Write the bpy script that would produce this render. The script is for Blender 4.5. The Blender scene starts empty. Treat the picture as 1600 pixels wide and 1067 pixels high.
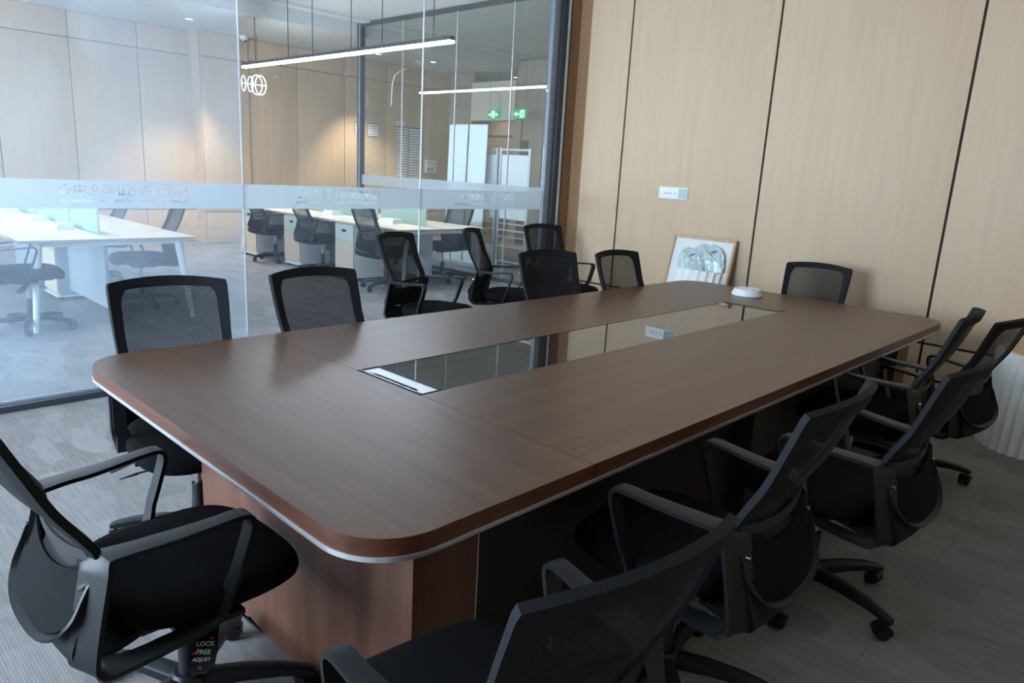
import bpy, bmesh, math, random
from mathutils import Vector, Matrix
random.seed(7)
S = bpy.context.scene
COL = S.collection
PI = math.pi
R = math.radians

# ------------------------------------------------------------------ camera
cam = bpy.data.cameras.new('camera')
cam.sensor_fit = 'HORIZONTAL'; cam.sensor_width = 36.0
cam.lens = 1121.25 / 1600 * 36.0
cam.clip_start = 0.05; cam.clip_end = 100
co = bpy.data.objects.new('camera', cam); COL.objects.link(co)
yaw, pitch, roll = 0.7584, 0.2329, 0.0554
f = Vector((math.cos(pitch)*math.cos(yaw), math.cos(pitch)*math.sin(yaw), -math.sin(pitch)))
r = Vector((math.sin(yaw), -math.cos(yaw), 0)); u = r.cross(f)
c_, s_ = math.cos(roll), math.sin(roll)
r2 = c_*r + s_*u; u2 = -s_*r + c_*u
co.matrix_world = Matrix(((r2.x, u2.x, -f.x, -0.7405), (r2.y, u2.y, -f.y, -1.0592), (r2.z, u2.z, -f.z, 1.4989), (0, 0, 0, 1)))
S.camera = co

# ------------------------------------------------------------------ world, windows' daylight, exposure
SKY = 20.0
w = bpy.data.worlds.new('world'); S.world = w; w.use_nodes = True
bg = w.node_tree.nodes['Background']
bg.inputs[0].default_value = (0.66, 0.82, 1.0, 1); bg.inputs[1].default_value = SKY
S.view_settings.view_transform = 'Standard'; S.view_settings.look = 'None'
S.view_settings.exposure = 0.15; S.view_settings.gamma = 1.0
S.view_settings.use_curve_mapping = False
S.cycles.use_denoising = True
S.cycles.max_bounces = 10; S.cycles.transparent_max_bounces = 24
S.cycles.diffuse_bounces = 5; S.cycles.glossy_bounces = 4
S.cycles.sample_clamp_indirect = 6.0
try:
    S.cycles.denoiser = 'OPENIMAGEDENOISE'
except Exception:
    pass

def area(name, loc, direction, sx, sy, portal=False, power=10, color=(1, 1, 1)):
    l = bpy.data.lights.new(name, 'AREA'); l.shape = 'RECTANGLE'; l.size = sx; l.size_y = sy
    l.energy = power; l.color = color
    o = bpy.data.objects.new(name, l); COL.objects.link(o)
    o.location = loc
    o.rotation_euler = Vector(direction).to_track_quat('-Z', 'Y').to_euler()
    if portal: l.cycles.is_portal = True
    return o
XW = -3.0          # window facade plane
YS = -2.6          # south wall of the meeting room
YG = 3.7145        # glass partition
XB = 4.908         # panelled end wall
ZC = 3.66
# window openings: (y0, y1, z0, z1) in the facade at x = XW
WIN = [(0.9, 3.4, 0.2, 3.1), (4.9, 6.4, 0.5, 2.2), (7.0, 8.5, 0.5, 2.2), (9.2, 10.7, 0.5, 2.2)]
for (a, b, c, d) in WIN:
    area('window_daylight', (XW-0.12, (a+b)/2, (c+d)/2), (1, 0, 0), d-c, b-a, portal=True)

# ------------------------------------------------------------------ materials
def new_mat(name):
    m = bpy.data.materials.new(name); m.use_nodes = True
    return m, m.node_tree.nodes, m.node_tree.links
def pbr(name, col, rough=0.5, metal=0.0, spec=0.5, noise=0.0, scale=20, stretch=(1, 1, 1), bump=0.0, coat=0.0):
    m, n, l = new_mat(name); b = n['Principled BSDF']
    b.inputs['Base Color'].default_value = (*col, 1); b.inputs['Roughness'].default_value = rough
    b.inputs['Metallic'].default_value = metal; b.inputs['Specular IOR Level'].default_value = spec
    b.inputs['Coat Weight'].default_value = coat
    if noise or bump:
        tc = n.new('ShaderNodeTexCoord'); mp = n.new('ShaderNodeMapping'); mp.inputs['Scale'].default_value = stretch
        nz = n.new('ShaderNodeTexNoise'); nz.inputs['Scale'].default_value = scale; nz.inputs['Detail'].default_value = 6
        l.new(tc.outputs['Object'], mp.inputs[0]); l.new(mp.outputs[0], nz.inputs[0])
        if noise:
            cr = n.new('ShaderNodeValToRGB')
            cr.color_ramp.elements[0].position = 0.3; cr.color_ramp.elements[1].position = 0.7
            cr.color_ramp.elements[0].color = (*[v*(1-noise) for v in col], 1)
            cr.color_ramp.elements[1].color = (*[min(1, v*(1+noise)) for v in col], 1)
            l.new(nz.outputs[0], cr.inputs[0]); l.new(cr.outputs[0], b.inputs['Base Color'])
        if bump:
            bp = n.new('ShaderNodeBump'); bp.inputs['Strength'].default_value = bump; bp.inputs['Distance'].default_value = 0.002
            l.new(nz.outputs[0], bp.inputs['Height']); l.new(bp.outputs[0], b.inputs['Normal'])
    return m
def emit(name, col, strength):
    m, n, l = new_mat(name); b = n['Principled BSDF']
    b.inputs['Base Color'].default_value = (*col, 1); b.inputs['Emission Color'].default_value = (*col, 1)
    b.inputs['Emission Strength'].default_value = strength
    return m
def wood(name, c0, c1, rough, axis, coarse=2.2, spec=0.5, fine=0.35):
    """long-grain wood: noise stretched along one axis"""
    m, n, l = new_mat(name); b = n['Principled BSDF']
    tc = n.new('ShaderNodeTexCoord'); mp = n.new('ShaderNodeMapping')
    sc = [9.0, 9.0, 9.0]; sc[axis] = 0.55; mp.inputs['Scale'].default_value = sc
    nz = n.new('ShaderNodeTexNoise'); nz.inputs['Scale'].default_value = coarse; nz.inputs['Detail'].default_value = 8
    nz.inputs['Roughness'].default_value = 0.62; nz.inputs['Distortion'].default_value = 0.4
    mp2 = n.new('ShaderNodeMapping'); sc2 = [120.0]*3; sc2[axis] = 3.0; mp2.inputs['Scale'].default_value = sc2
    n2 = n.new('ShaderNodeTexNoise'); n2.inputs['Scale'].default_value = 1.6; n2.inputs['Detail'].default_value = 3
    mix = n.new('ShaderNodeMath'); mix.operation = 'MULTIPLY_ADD'; mix.inputs[1].default_value = fine
    cr = n.new('ShaderNodeValToRGB'); cr.color_ramp.elements[0].position = 0.42; cr.color_ramp.elements[1].position = 0.86
    cr.color_ramp.elements[0].color = (*c0, 1); cr.color_ramp.elements[1].color = (*c1, 1)
    l.new(tc.outputs['Object'], mp.inputs[0]); l.new(mp.outputs[0], nz.inputs[0])
    l.new(tc.outputs['Object'], mp2.inputs[0]); l.new(mp2.outputs[0], n2.inputs[0])
    l.new(n2.outputs[0], mix.inputs[0]); l.new(nz.outputs[0], mix.inputs[2])
    l.new(mix.outputs[0], cr.inputs[0]); l.new(cr.outputs[0], b.inputs['Base Color'])
    b.inputs['Roughness'].default_value = rough; b.inputs['Specular IOR Level'].default_value = spec
    return m

M = {}
M['walnut_top'] = wood('walnut_top', (0.055, 0.023, 0.011), (0.120, 0.054, 0.027), 0.36, 0, spec=0.7)
M['walnut_end'] = wood('walnut_end', (0.055, 0.023, 0.011), (0.120, 0.054, 0.027), 0.36, 1, spec=0.7)
M['walnut_edge'] = wood('walnut_edge', (0.055, 0.017, 0.009), (0.145, 0.050, 0.027), 0.38, 0)
M['walnut_edge_end'] = wood('walnut_edge_end', (0.055, 0.017, 0.009), (0.145, 0.050, 0.027), 0.38, 1)
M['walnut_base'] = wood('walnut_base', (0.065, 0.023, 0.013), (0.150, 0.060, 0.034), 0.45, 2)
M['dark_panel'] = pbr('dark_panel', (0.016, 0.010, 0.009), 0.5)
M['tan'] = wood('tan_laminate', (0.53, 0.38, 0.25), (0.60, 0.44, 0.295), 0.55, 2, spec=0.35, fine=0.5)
M['tan_dark'] = wood('tan_laminate_dark', (0.26, 0.14, 0.07), (0.36, 0.21, 0.11), 0.5, 2, spec=0.35)  # darker tan; on the recessed wall strip it stands in for shade
M['groove'] = pbr('groove_black', (0.012, 0.008, 0.007), 0.6)
M['white_paint'] = pbr('white_paint', (0.62, 0.64, 0.62), 0.8, noise=0.03, scale=3)
M['ceiling'] = pbr('ceiling_paint', (0.60, 0.62, 0.60), 0.85, noise=0.03, scale=2)
M['plastic'] = pbr('black_plastic', (0.008, 0.009, 0.011), 0.42, spec=0.30, noise=0.1, scale=60, bump=0.05)
M['plastic_dark'] = pbr('black_plastic_matt', (0.010, 0.011, 0.013), 0.55, spec=0.4)
M['fabric'] = pbr('black_fabric', (0.006, 0.006, 0.0065), 0.95, spec=0.08, noise=0.35, scale=700, bump=0.3)
M['shell'] = pbr('black_shell', (0.005, 0.0055, 0.006), 0.75, spec=0.08, noise=0.2, scale=500, bump=0.1)
M['back_fabric'] = pbr('black_back_fabric', (0.007, 0.008, 0.010), 0.7, spec=0.22, noise=0.2, scale=500, bump=0.15)
M['chrome'] = pbr('chrome', (0.75, 0.76, 0.78), 0.12, metal=1.0)
M['trim'] = pbr('bright_trim', (0.80, 0.82, 0.85), 0.30, metal=0.65)
M['steel'] = pbr('brushed_steel', (0.42, 0.43, 0.46), 0.26, metal=1.0, noise=0.12, scale=40, stretch=(1, 1, 10))
M['alu_white'] = pbr('satin_aluminium', (0.62, 0.65, 0.68), 0.35, metal=0.3)
M['frame_dark'] = pbr('charcoal_frame', (0.030, 0.036, 0.045), 0.35, spec=0.5)
M['frame_blue'] = pbr('grey_frame_edge', (0.20, 0.24, 0.28), 0.35)
M['white'] = pbr('white_plastic', (0.78, 0.80, 0.80), 0.4)
M['card'] = pbr('white_card', (0.75, 0.76, 0.78), 0.7)
M['desk_top'] = pbr('pale_maple_top', (0.78, 0.70, 0.56), 0.4, noise=0.05, scale=4, stretch=(6, .5, 1))
M['desk_edge'] = pbr('pink_brown_edge', (0.50, 0.36, 0.29), 0.5)
M['cab_wood'] = pbr('pale_wood_front', (0.62, 0.53, 0.42), 0.5, noise=0.05, scale=5, stretch=(6, 6, .5))
M['cab_green'] = pbr('pale_green_drawer', (0.50, 0.60, 0.56), 0.45)
M['white_metal'] = pbr('white_metal', (0.72, 0.75, 0.78), 0.35)
M['panel_grey'] = pbr('blue_grey_panel', (0.34, 0.38, 0.43), 0.45)
M['ceramic'] = pbr('glazed_ceramic', (0.50, 0.60, 0.62), 0.08, spec=0.7, noise=0.06, scale=9, bump=0.6)
M['plaster'] = pbr('white_plaster', (0.84, 0.83, 0.80), 0.7, noise=0.03, scale=30)
M['paper_white'] = pbr('mount_board', (0.74, 0.74, 0.72), 0.8)
M['oak'] = wood('oak_frame', (0.42, 0.26, 0.14), (0.60, 0.41, 0.25), 0.5, 2)
M['board_white'] = pbr('whiteboard_face', (0.82, 0.86, 0.90), 0.25)
M['banner'] = pbr('banner_fabric', (0.80, 0.88, 0.90), 0.6)
M['cream'] = pbr('cream_panel', (0.72, 0.68, 0.58), 0.7)
M['wall_grey'] = wood('corridor_laminate', (0.34, 0.27, 0.22), (0.44, 0.36, 0.29), 0.55, 2, spec=0.35)
M['led'] = emit('led_diffuser', (0.78, 0.84, 1.0), 90.0)
M['lamp_white'] = emit('downlight_lens', (1.0, 0.97, 0.92), 8.0)
M['neon'] = emit('lit_ring', (0.85, 0.92, 1.0), 1.3)
M['exit_green'] = emit('exit_sign_green', (0.0, 0.42, 0.16), 0.6)
M['exit_white'] = emit('exit_sign_white', (0.55, 1.0, 0.70), 1.2)
M['red'] = pbr('red_print', (0.45, 0.02, 0.03), 0.5)
M['white_print'] = pbr('white_print', (0.75, 0.76, 0.78), 0.5)
M['blue_ink'] = pbr('bird_blue', (0.05, 0.08, 0.30), 0.2)
M['yellow_ink'] = pbr('bird_yellow', (0.75, 0.62, 0.12), 0.2)
M['orange_ink'] = pbr('bird_orange', (0.65, 0.18, 0.06), 0.2)
M['branch_ink'] = pbr('branch_grey', (0.10, 0.09, 0.09), 0.3)
M['switch_grey'] = pbr('socket_display', (0.32, 0.40, 0.42), 0.2)
M['purple'] = pbr('dark_blue_stock', (0.07, 0.09, 0.17), 0.6)

def mirror_black():
    m, n, l = new_mat('black_back_painted_glass'); b = n['Principled BSDF']
    b.inputs['Base Color'].default_value = (0.012, 0.010, 0.009, 1); b.inputs['Roughness'].default_value = 0.015
    b.inputs['IOR'].default_value = 2.3; b.inputs['Specular Tint'].default_value = (1, .97, .93, 1)
    return m
M['inset'] = mirror_black()

def mesh_cloth():
    """woven chair mesh with real holes"""
    m, n, l = new_mat('chair_mesh'); b = n['Principled BSDF']
    b.inputs['Base Color'].default_value = (0.009, 0.010, 0.012, 1); b.inputs['Roughness'].default_value = 0.7
    b.inputs['Specular IOR Level'].default_value = 0.25
    uv = n.new('ShaderNodeUVMap'); sp = n.new('ShaderNodeSeparateXYZ'); l.new(uv.outputs[0], sp.inputs[0])
    outs = []
    for ax, per in ((0, 0.0038), (1, 0.0048)):
        mu = n.new('ShaderNodeMath'); mu.operation = 'MULTIPLY'; mu.inputs[1].default_value = 2*PI/per
        si = n.new('ShaderNodeMath'); si.operation = 'SINE'
        gt = n.new('ShaderNodeMath'); gt.operation = 'GREATER_THAN'; gt.inputs[1].default_value = 0.30 if ax == 0 else -0.05
        l.new(sp.outputs[ax], mu.inputs[0]); l.new(mu.outputs[0], si.inputs[0]); l.new(si.outputs[0], gt.inputs[0]); outs.append(gt)
    an = n.new('ShaderNodeMath'); an.operation = 'MULTIPLY'
    l.new(outs[0].outputs[0], an.inputs[0]); l.new(outs[1].outputs[0], an.inputs[1])
    tr = n.new('ShaderNodeBsdfTransparent'); mx = n.new('ShaderNodeMixShader')
    l.new(an.outputs[0], mx.inputs[0]); l.new(b.outputs[0], mx.inputs[1]); l.new(tr.outputs[0], mx.inputs[2])
    l.new(mx.outputs[0], n['Material Output'].inputs[0])
    return m
M['mesh'] = mesh_cloth()

def pane(name, dust_lo, dust_hi, seed=0.0, col=(0.62, 0.78, 0.95)):
    """clear glass: tinted transparency, mirror reflection by Fresnel, a film of dust and wiping smears"""
    m, n, l = new_mat(name); n.remove(n['Principled BSDF'])
    tr = n.new('ShaderNodeBsdfTransparent'); tr.inputs[0].default_value = (0.955, 0.98, 0.975, 1)
    gl = n.new('ShaderNodeBsdfGlossy'); gl.inputs['Roughness'].default_value = 0.0
    fr = n.new('ShaderNodeFresnel'); fr.inputs[0].default_value = 1.5
    ge = n.new('ShaderNodeNewGeometry'); mi = n.new('ShaderNodeMapRange')   # same reflectance on the inner face of the pane
    mi.inputs['To Min'].default_value = 1.5; mi.inputs['To Max'].default_value = 1/1.5
    l.new(ge.outputs['Backfacing'], mi.inputs['Value']); l.new(mi.outputs[0], fr.inputs[0])
    a = n.new('ShaderNodeMixShader'); l.new(fr.outputs[0], a.inputs[0]); l.new(tr.outputs[0], a.inputs[1]); l.new(gl.outputs[0], a.inputs[2])
    df = n.new('ShaderNodeBsdfDiffuse'); df.inputs[0].default_value = (*col, 1)
    tl = n.new('ShaderNodeBsdfTranslucent'); tl.inputs[0].default_value = (*col, 1)
    d2 = n.new('ShaderNodeMixShader'); d2.inputs[0].default_value = 0.5; l.new(df.outputs[0], d2.inputs[1]); l.new(tl.outputs[0], d2.inputs[2])
    tc = n.new('ShaderNodeTexCoord'); mp = n.new('ShaderNodeMapping'); mp.inputs['Location'].default_value = (seed, seed, seed)
    mp.inputs['Scale'].default_value = (1.1, 1.1, 0.8)
    nz = n.new('ShaderNodeTexNoise'); nz.inputs['Scale'].default_value = 1.6; nz.inputs['Detail'].default_value = 5; nz.inputs['Distortion'].default_value = 0.8
    mr = n.new('ShaderNodeMapRange'); mr.inputs['From Min'].default_value = 0.38; mr.inputs['From Max'].default_value = 0.72
    mr.inputs['To Min'].default_value = dust_lo; mr.inputs['To Max'].default_value = dust_hi
    l.new(tc.outputs['Object'], mp.inputs[0]); l.new(mp.outputs[0], nz.inputs[0]); l.new(nz.outputs[0], mr.inputs[0])
    o = n.new('ShaderNodeMixShader'); l.new(mr.outputs[0], o.inputs[0]); l.new(a.outputs[0], o.inputs[1]); l.new(d2.outputs[0], o.inputs[2])
    l.new(o.outputs[0], n['Material Output'].inputs[0])
    return m
M['pane_a'] = pane('dusty_glass_window_side', 0.12, 0.24, 3.0)
M['pane_b'] = pane('dusty_glass_middle', 0.02, 0.07, 8.0)
M['pane_c'] = pane('dusty_glass_wall_side', 0.02, 0.05, 13.0)
M['pane_d'] = pane('clear_glass', 0.01, 0.02, 20.0)
def frost(nm, k):
    m, n, l = new_mat(nm); n.remove(n['Principled BSDF'])
    tr = n.new('ShaderNodeBsdfTransparent'); tr.inputs[0].default_value = (0.95, 0.97, 1, 1)
    df = n.new('ShaderNodeBsdfDiffuse'); df.inputs[0].default_value = (0.74, 0.80, 0.84, 1)
    tl = n.new('ShaderNodeBsdfTranslucent'); tl.inputs[0].default_value = (0.80, 0.86, 0.90, 1)
    a = n.new('ShaderNodeMixShader'); a.inputs[0].default_value = 0.6
    l.new(df.outputs[0], a.inputs[1]); l.new(tl.outputs[0], a.inputs[2])
    o = n.new('ShaderNodeMixShader'); o.inputs[0].default_value = k
    l.new(tr.outputs[0], o.inputs[1]); l.new(a.outputs[0], o.inputs[2]); l.new(o.outputs[0], n['Material Output'].inputs[0])
    return m
M['frost'] = frost('frosted_film', 0.86); M['frost_thin'] = frost('thin_frosted_film', 0.45)
def screen_mat():
    m, n, l = new_mat('pale_green_screen'); n.remove(n['Principled BSDF'])
    tr = n.new('ShaderNodeBsdfTransparent'); tr.inputs[0].default_value = (0.75, 0.9, 0.82, 1)
    df = n.new('ShaderNodeBsdfDiffuse'); df.inputs[0].default_value = (0.66, 0.78, 0.70, 1)
    tl = n.new('ShaderNodeBsdfTranslucent'); tl.inputs[0].default_value = (0.66, 0.80, 0.70, 1)
    a = n.new('ShaderNodeMixShader'); l.new(df.outputs[0], a.inputs[1]); l.new(tl.outputs[0], a.inputs[2])
    o = n.new('ShaderNodeMixShader'); o.inputs[0].default_value = 0.8
    l.new(tr.outputs[0], o.inputs[1]); l.new(a.outputs[0], o.inputs[2]); l.new(o.outputs[0], n['Material Output'].inputs[0])
    return m
M['screen'] = screen_mat()
def carpet():
    m, n, l = new_mat('carpet_tile'); b = n['Principled BSDF']; b.inputs['Roughness'].default_value = 0.97
    b.inputs['Specular IOR Level'].default_value = 0.1
    geo = n.new('ShaderNodeNewGeometry'); sp = n.new('ShaderNodeSeparateXYZ'); l.new(geo.outputs['Position'], sp.inputs[0])
    # broad soft patches, longer along y
    mp = n.new('ShaderNodeMapping'); mp.inputs['Scale'].default_value = (6.5, 2.6, 1); l.new(geo.outputs['Position'], mp.inputs[0])
    vo = n.new('ShaderNodeTexVoronoi'); vo.distance = 'CHEBYCHEV'; vo.inputs['Scale'].default_value = 1.0; l.new(mp.outputs[0], vo.inputs['Vector'])
    sv = n.new('ShaderNodeSeparateColor'); l.new(vo.outputs['Color'], sv.inputs[0])
    # fine ribs running along y, strength varying from patch to patch
    mu = n.new('ShaderNodeMath'); mu.operation = 'MULTIPLY'; mu.inputs[1].default_value = 2*PI/0.0090; l.new(sp.outputs[0], mu.inputs[0])
    si = n.new('ShaderNodeMath'); si.operation = 'SINE'; l.new(mu.outputs[0], si.inputs[0])
    mp3 = n.new('ShaderNodeMapping'); mp3.inputs['Scale'].default_value = (45, 3.5, 1); l.new(geo.outputs['Position'], mp3.inputs[0])
    nz = n.new('ShaderNodeTexNoise'); nz.inputs['Scale'].default_value = 2.0; nz.inputs['Detail'].default_value = 4; l.new(mp3.outputs[0], nz.inputs[0])
    rib = n.new('ShaderNodeMath'); rib.operation = 'MULTIPLY'; l.new(si.outputs[0], rib.inputs[0]); l.new(sv.outputs[1], rib.inputs[1])
    k1 = n.new('ShaderNodeMath'); k1.operation = 'MULTIPLY_ADD'; k1.inputs[1].default_value = 0.13; l.new(rib.outputs[0], k1.inputs[0])
    k0 = n.new('ShaderNodeMath'); k0.operation = 'MULTIPLY_ADD'; k0.inputs[1].default_value = 0.6; k0.inputs[2].default_value = 0.2; l.new(nz.outputs[0], k0.inputs[0]); l.new(k0.outputs[0], k1.inputs[2])
    k2 = n.new('ShaderNodeMath'); k2.operation = 'MULTIPLY_ADD'; k2.inputs[1].default_value = 0.26; l.new(sv.outputs[0], k2.inputs[0]); l.new(k1.outputs[0], k2.inputs[2])
    oi = n.new('ShaderNodeObjectInfo')
    k3 = n.new('ShaderNodeMath'); k3.operation = 'MULTIPLY_ADD'; k3.inputs[1].default_value = 0.10; l.new(oi.outputs['Random'], k3.inputs[0]); l.new(k2.outputs[0], k3.inputs[2])
    cr = n.new('ShaderNodeValToRGB'); cr.color_ramp.elements[0].position = 0.35; cr.color_ramp.elements[1].position = 0.95
    cr.color_ramp.elements[0].color = (0.135, 0.13, 0.127, 1); cr.color_ramp.elements[1].color = (0.29, 0.28, 0.275, 1)
    l.new(k3.outputs[0], cr.inputs[0]); l.new(cr.outputs[0], b.inputs['Base Color'])
    bp = n.new('ShaderNodeBump'); bp.inputs['Strength'].default_value = 0.35; bp.inputs['Distance'].default_value = 0.002
    l.new(k1.outputs[0], bp.inputs['Height']); l.new(bp.outputs[0], b.inputs['Normal'])
    return m
M['carpet'] = carpet()

# ------------------------------------------------------------------ mesh helpers
def BM(): return bmesh.new()
def obj(name, bm, mat, parent=None, smooth=True, angle=0.6, loc=None):
    me = bpy.data.meshes.new(name)
    bmesh.ops.recalc_face_normals(bm, faces=bm.faces[:])
    if smooth:
        for fa in bm.faces: fa.smooth = True
        for e in bm.edges:
            if len(e.link_faces) == 2 and e.calc_face_angle(0) > angle: e.smooth = False
    bm.to_mesh(me); bm.free()
    for m in (mat if isinstance(mat, (list, tuple)) else [mat]): me.materials.append(M[m] if isinstance(m, str) else m)
    o = bpy.data.objects.new(name, me); COL.objects.link(o)
    if parent is not None: o.parent = parent
    if loc is not None: o.location = loc
    return o
def empty(name, loc=(0, 0, 0), rz=0.0):
    o = bpy.data.objects.new(name, None); COL.objects.link(o); o.location = loc; o.rotation_euler = (0, 0, rz)
    o.empty_display_size = 0.1
    return o
def tag(o, label=None, cat=None, group=None, kind=None):
    if label: o['label'] = label
    if cat: o['category'] = cat
    if group: o['group'] = group
    if kind: o['kind'] = kind
    return o
def struct(o): o['kind'] = 'structure'; return o
def box(bm, x0, x1, y0, y1, z0, z1, mat=0, bev=0.0, M4=None):
    vs = [bm.verts.new(p) for p in ((x0, y0, z0), (x1, y0, z0), (x1, y1, z0), (x0, y1, z0), (x0, y0, z1), (x1, y0, z1), (x1, y1, z1), (x0, y1, z1))]
    fs = [bm.faces.new([vs[i] for i in q]) for q in ((0, 3, 2, 1), (4, 5, 6, 7), (0, 1, 5, 4), (1, 2, 6, 5), (2, 3, 7, 6), (3, 0, 4, 7))]
    for fa in fs: fa.material_index = mat
    if bev:
        es = list({e for fa in fs for e in fa.edges})
        res = bmesh.ops.bevel(bm, geom=es, offset=bev, segments=2, affect='EDGES', profile=0.6)
        vs = list({v for fa in res['faces'] for v in fa.verts} | {v for v in vs if v.is_valid})
    if M4 is not None:
        for v in vs: v.co = M4 @ v.co
    return vs
def prism(bm, outline, z0, z1, mat_side=0, mat_top=0, M4=None, mats=None):
    """outline: list of (x, y) counter-clockwise"""
    a = [bm.verts.new((x, y, z0)) for x, y in outline]; b = [bm.verts.new((x, y, z1)) for x, y in outline]
    n = len(outline)
    t = bm.faces.new(b); t.material_index = mat_top
    d = bm.faces.new(a[::-1]); d.material_index = mat_side
    for i in range(n):
        fa = bm.faces.new((a[i], a[(i+1) % n], b[(i+1) % n], b[i])); fa.material_index = mats[i] if mats else mat_side
    if M4 is not None:
        for v in a+b: v.co = M4 @ v.co
    return a, b
def cyl(bm, p0, p1, r0, r1=None, seg=14, mat=0, cap=True):
    r1 = r0 if r1 is None else r1
    p0 = Vector(p0); p1 = Vector(p1); d = (p1-p0).normalized()
    a = d.orthogonal().normalized(); b = d.cross(a)
    A = [bm.verts.new(p0+(a*math.cos(2*PI*i/seg)+b*math.sin(2*PI*i/seg))*r0) for i in range(seg)]
    B = [bm.verts.new(p1+(a*math.cos(2*PI*i/seg)+b*math.sin(2*PI*i/seg))*r1) for i in range(seg)]
    for i in range(seg):
        fa = bm.faces.new((A[i], A[(i+1) % seg], B[(i+1) % seg], B[i])); fa.material_index = mat
    if cap:
        bm.faces.new(A[::-1]).material_index = mat; bm.faces.new(B).material_index = mat
def lathe(bm, prof, seg=24, center=(0, 0, 0), mat=0):
    rings = []
    for (rr, z) in prof:
        if rr < 1e-6: rings.append([bm.verts.new((center[0], center[1], center[2]+z))])
        else: rings.append([bm.verts.new((center[0]+rr*math.cos(2*PI*i/seg), center[1]+rr*math.sin(2*PI*i/seg), center[2]+z)) for i in range(seg)])
    for a, b in zip(rings[:-1], rings[1:]):
        for i in range(seg):
            j = (i+1) % seg
            if len(a) == 1 and len(b) == 1: continue
            if len(a) == 1: fa = bm.faces.new((a[0], b[i], b[j]))
            elif len(b) == 1: fa = bm.faces.new((a[i], a[j], b[0]))
            else: fa = bm.faces.new((a[i], a[j], b[j], b[i]))
            fa.material_index = mat
def spline(pts, n):
    """Catmull-Rom through pts (any dimension), n samples per segment"""
    out = []
    P = [list(p) for p in pts]
    for i in range(len(P)-1):
        p0 = P[i-1] if i > 0 else P[i]; p1 = P[i]; p2 = P[i+1]; p3 = P[i+2] if i+2 < len(P) else P[i+1]
        for k in range(n):
            t = k/n
            out.append([0.5*((2*b)+(-a+c)*t+(2*a-5*b+4*c-d)*t*t+(-a+3*b-3*c+d)*t**3) for a, b, c, d in zip(p0, p1, p2, p3)])
    out.append(P[-1]); return out
def strip(bm, rows, thick, closed=False, mat=0):
    """solid sheet from a grid of points (rows of equal length), offset by normals"""
    R_, C_ = len(rows), len(rows[0])
    nor = [[None]*C_ for _ in range(R_)]
    for i in range(R_):
        for j in range(C_):
            if closed: du = rows[(i+1) % R_][j]-rows[(i-1) % R_][j]
            else: du = rows[min(i+1, R_-1)][j]-rows[max(i-1, 0)][j]
            dv = rows[i][min(j+1, C_-1)]-rows[i][max(j-1, 0)]
            nn = du.cross(dv); nor[i][j] = nn.normalized() if nn.length > 1e-12 else Vector((1, 0, 0))
    A = [[bm.verts.new(rows[i][j]+nor[i][j]*thick/2) for j in range(C_)] for i in range(R_)]
    B = [[bm.verts.new(rows[i][j]-nor[i][j]*thick/2) for j in range(C_)] for i in range(R_)]
    last = R_ if closed else R_-1
    def q(*v):
        try: bm.faces.new(v).material_index = mat
        except ValueError: pass
    for i in range(last):
        k = (i+1) % R_
        for j in range(C_-1):
            q(A[i][j], A[i][j+1], A[k][j+1], A[k][j]); q(B[i][j], B[k][j], B[k][j+1], B[i][j+1])
        q(A[i][0], A[k][0], B[k][0], B[i][0]); q(A[i][-1], B[i][-1], B[k][-1], A[k][-1])
    if not closed:
        for j in range(C_-1):
            q(A[0][j], B[0][j], B[0][j+1], A[0][j+1]); q(A[-1][j], A[-1][j+1], B[-1][j+1], B[-1][j])
def text_mesh(name, body, size, mat, parent=None, M4=None, extrude=0.0004, align='CENTER', hole_rect=None):
    cu = bpy.data.curves.new(name, 'FONT'); cu.body = body; cu.size = size; cu.align_x = align; cu.align_y = 'CENTER'
    cu.extrude = extrude; cu.resolution_u = 3; cu.dimensions = '2D'
    t = bpy.data.objects.new(name, cu); COL.objects.link(t)
    dg = bpy.context.evaluated_depsgraph_get(); dg.update()
    me = bpy.data.meshes.new_from_object(t.evaluated_get(dg))
    bpy.data.objects.remove(t)
    if M4 is not None: me.transform(M4)
    me.name = name; me.materials.clear(); me.materials.append(M[mat])
    o = bpy.data.objects.new(name, me); COL.objects.link(o)
    if parent is not None: o.parent = parent
    return o
def copy_tree(src, parent=None):
    c = src.copy(); COL.objects.link(c)
    if parent is not None: c.parent = parent
    for ch in list(src.children): copy_tree(ch, c)
    return c

# ------------------------------------------------------------------ setting: floor, ceiling, walls
XE = 13.0; YN = 11.75
bm = BM(); box(bm, XW-0.2, XE, YS-0.1, YN+0.3, -0.12, -0.004)
floor = struct(obj('floor', bm, 'carpet'))
tile_bm = BM(); TS = 0.5
box(tile_bm, 0.0004, TS-0.0004, 0.0004, TS-0.0004, -0.006, 0.0)
for e in tile_bm.edges: pass
tile0 = obj('carpet_tile', tile_bm, 'carpet', floor)
first = True
cells = []
for i in range(-6, 10):
    for j in range(-5, 12):
        x0 = i*TS; y0 = j*TS
        if x0+TS > XB or y0 < YS: continue
        if y0 < -1.6 or x0 < -2.2: continue
        cells.append((x0, y0))
for (x0, y0) in cells[:290]:
    t = tile0 if first else tile0.copy()
    if not first: COL.objects.link(t)
    first = False
    t.location = (x0, y0, 0)

bm = BM(); box(bm, XW-0.2, XE, YS-0.1, YG+0.0, ZC, ZC+0.1); box(bm, XW-0.2, XE, YG, 9.35, ZC, ZC+0.1)
ceil = struct(obj('ceiling', bm, 'ceiling'))
bm = BM(); box(bm, XW-0.2, XE, 9.35, YN+0.3, 3.46, ZC+0.1, bev=0.0)
struct(obj('ceiling_soffit', bm, 'ceiling'))
bm = BM(); box(bm, XW, XE, 9.0, 9.2, ZC-0.03, ZC-0.002)
sl = struct(obj('trim_1', bm, 'ceiling'))

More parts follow.
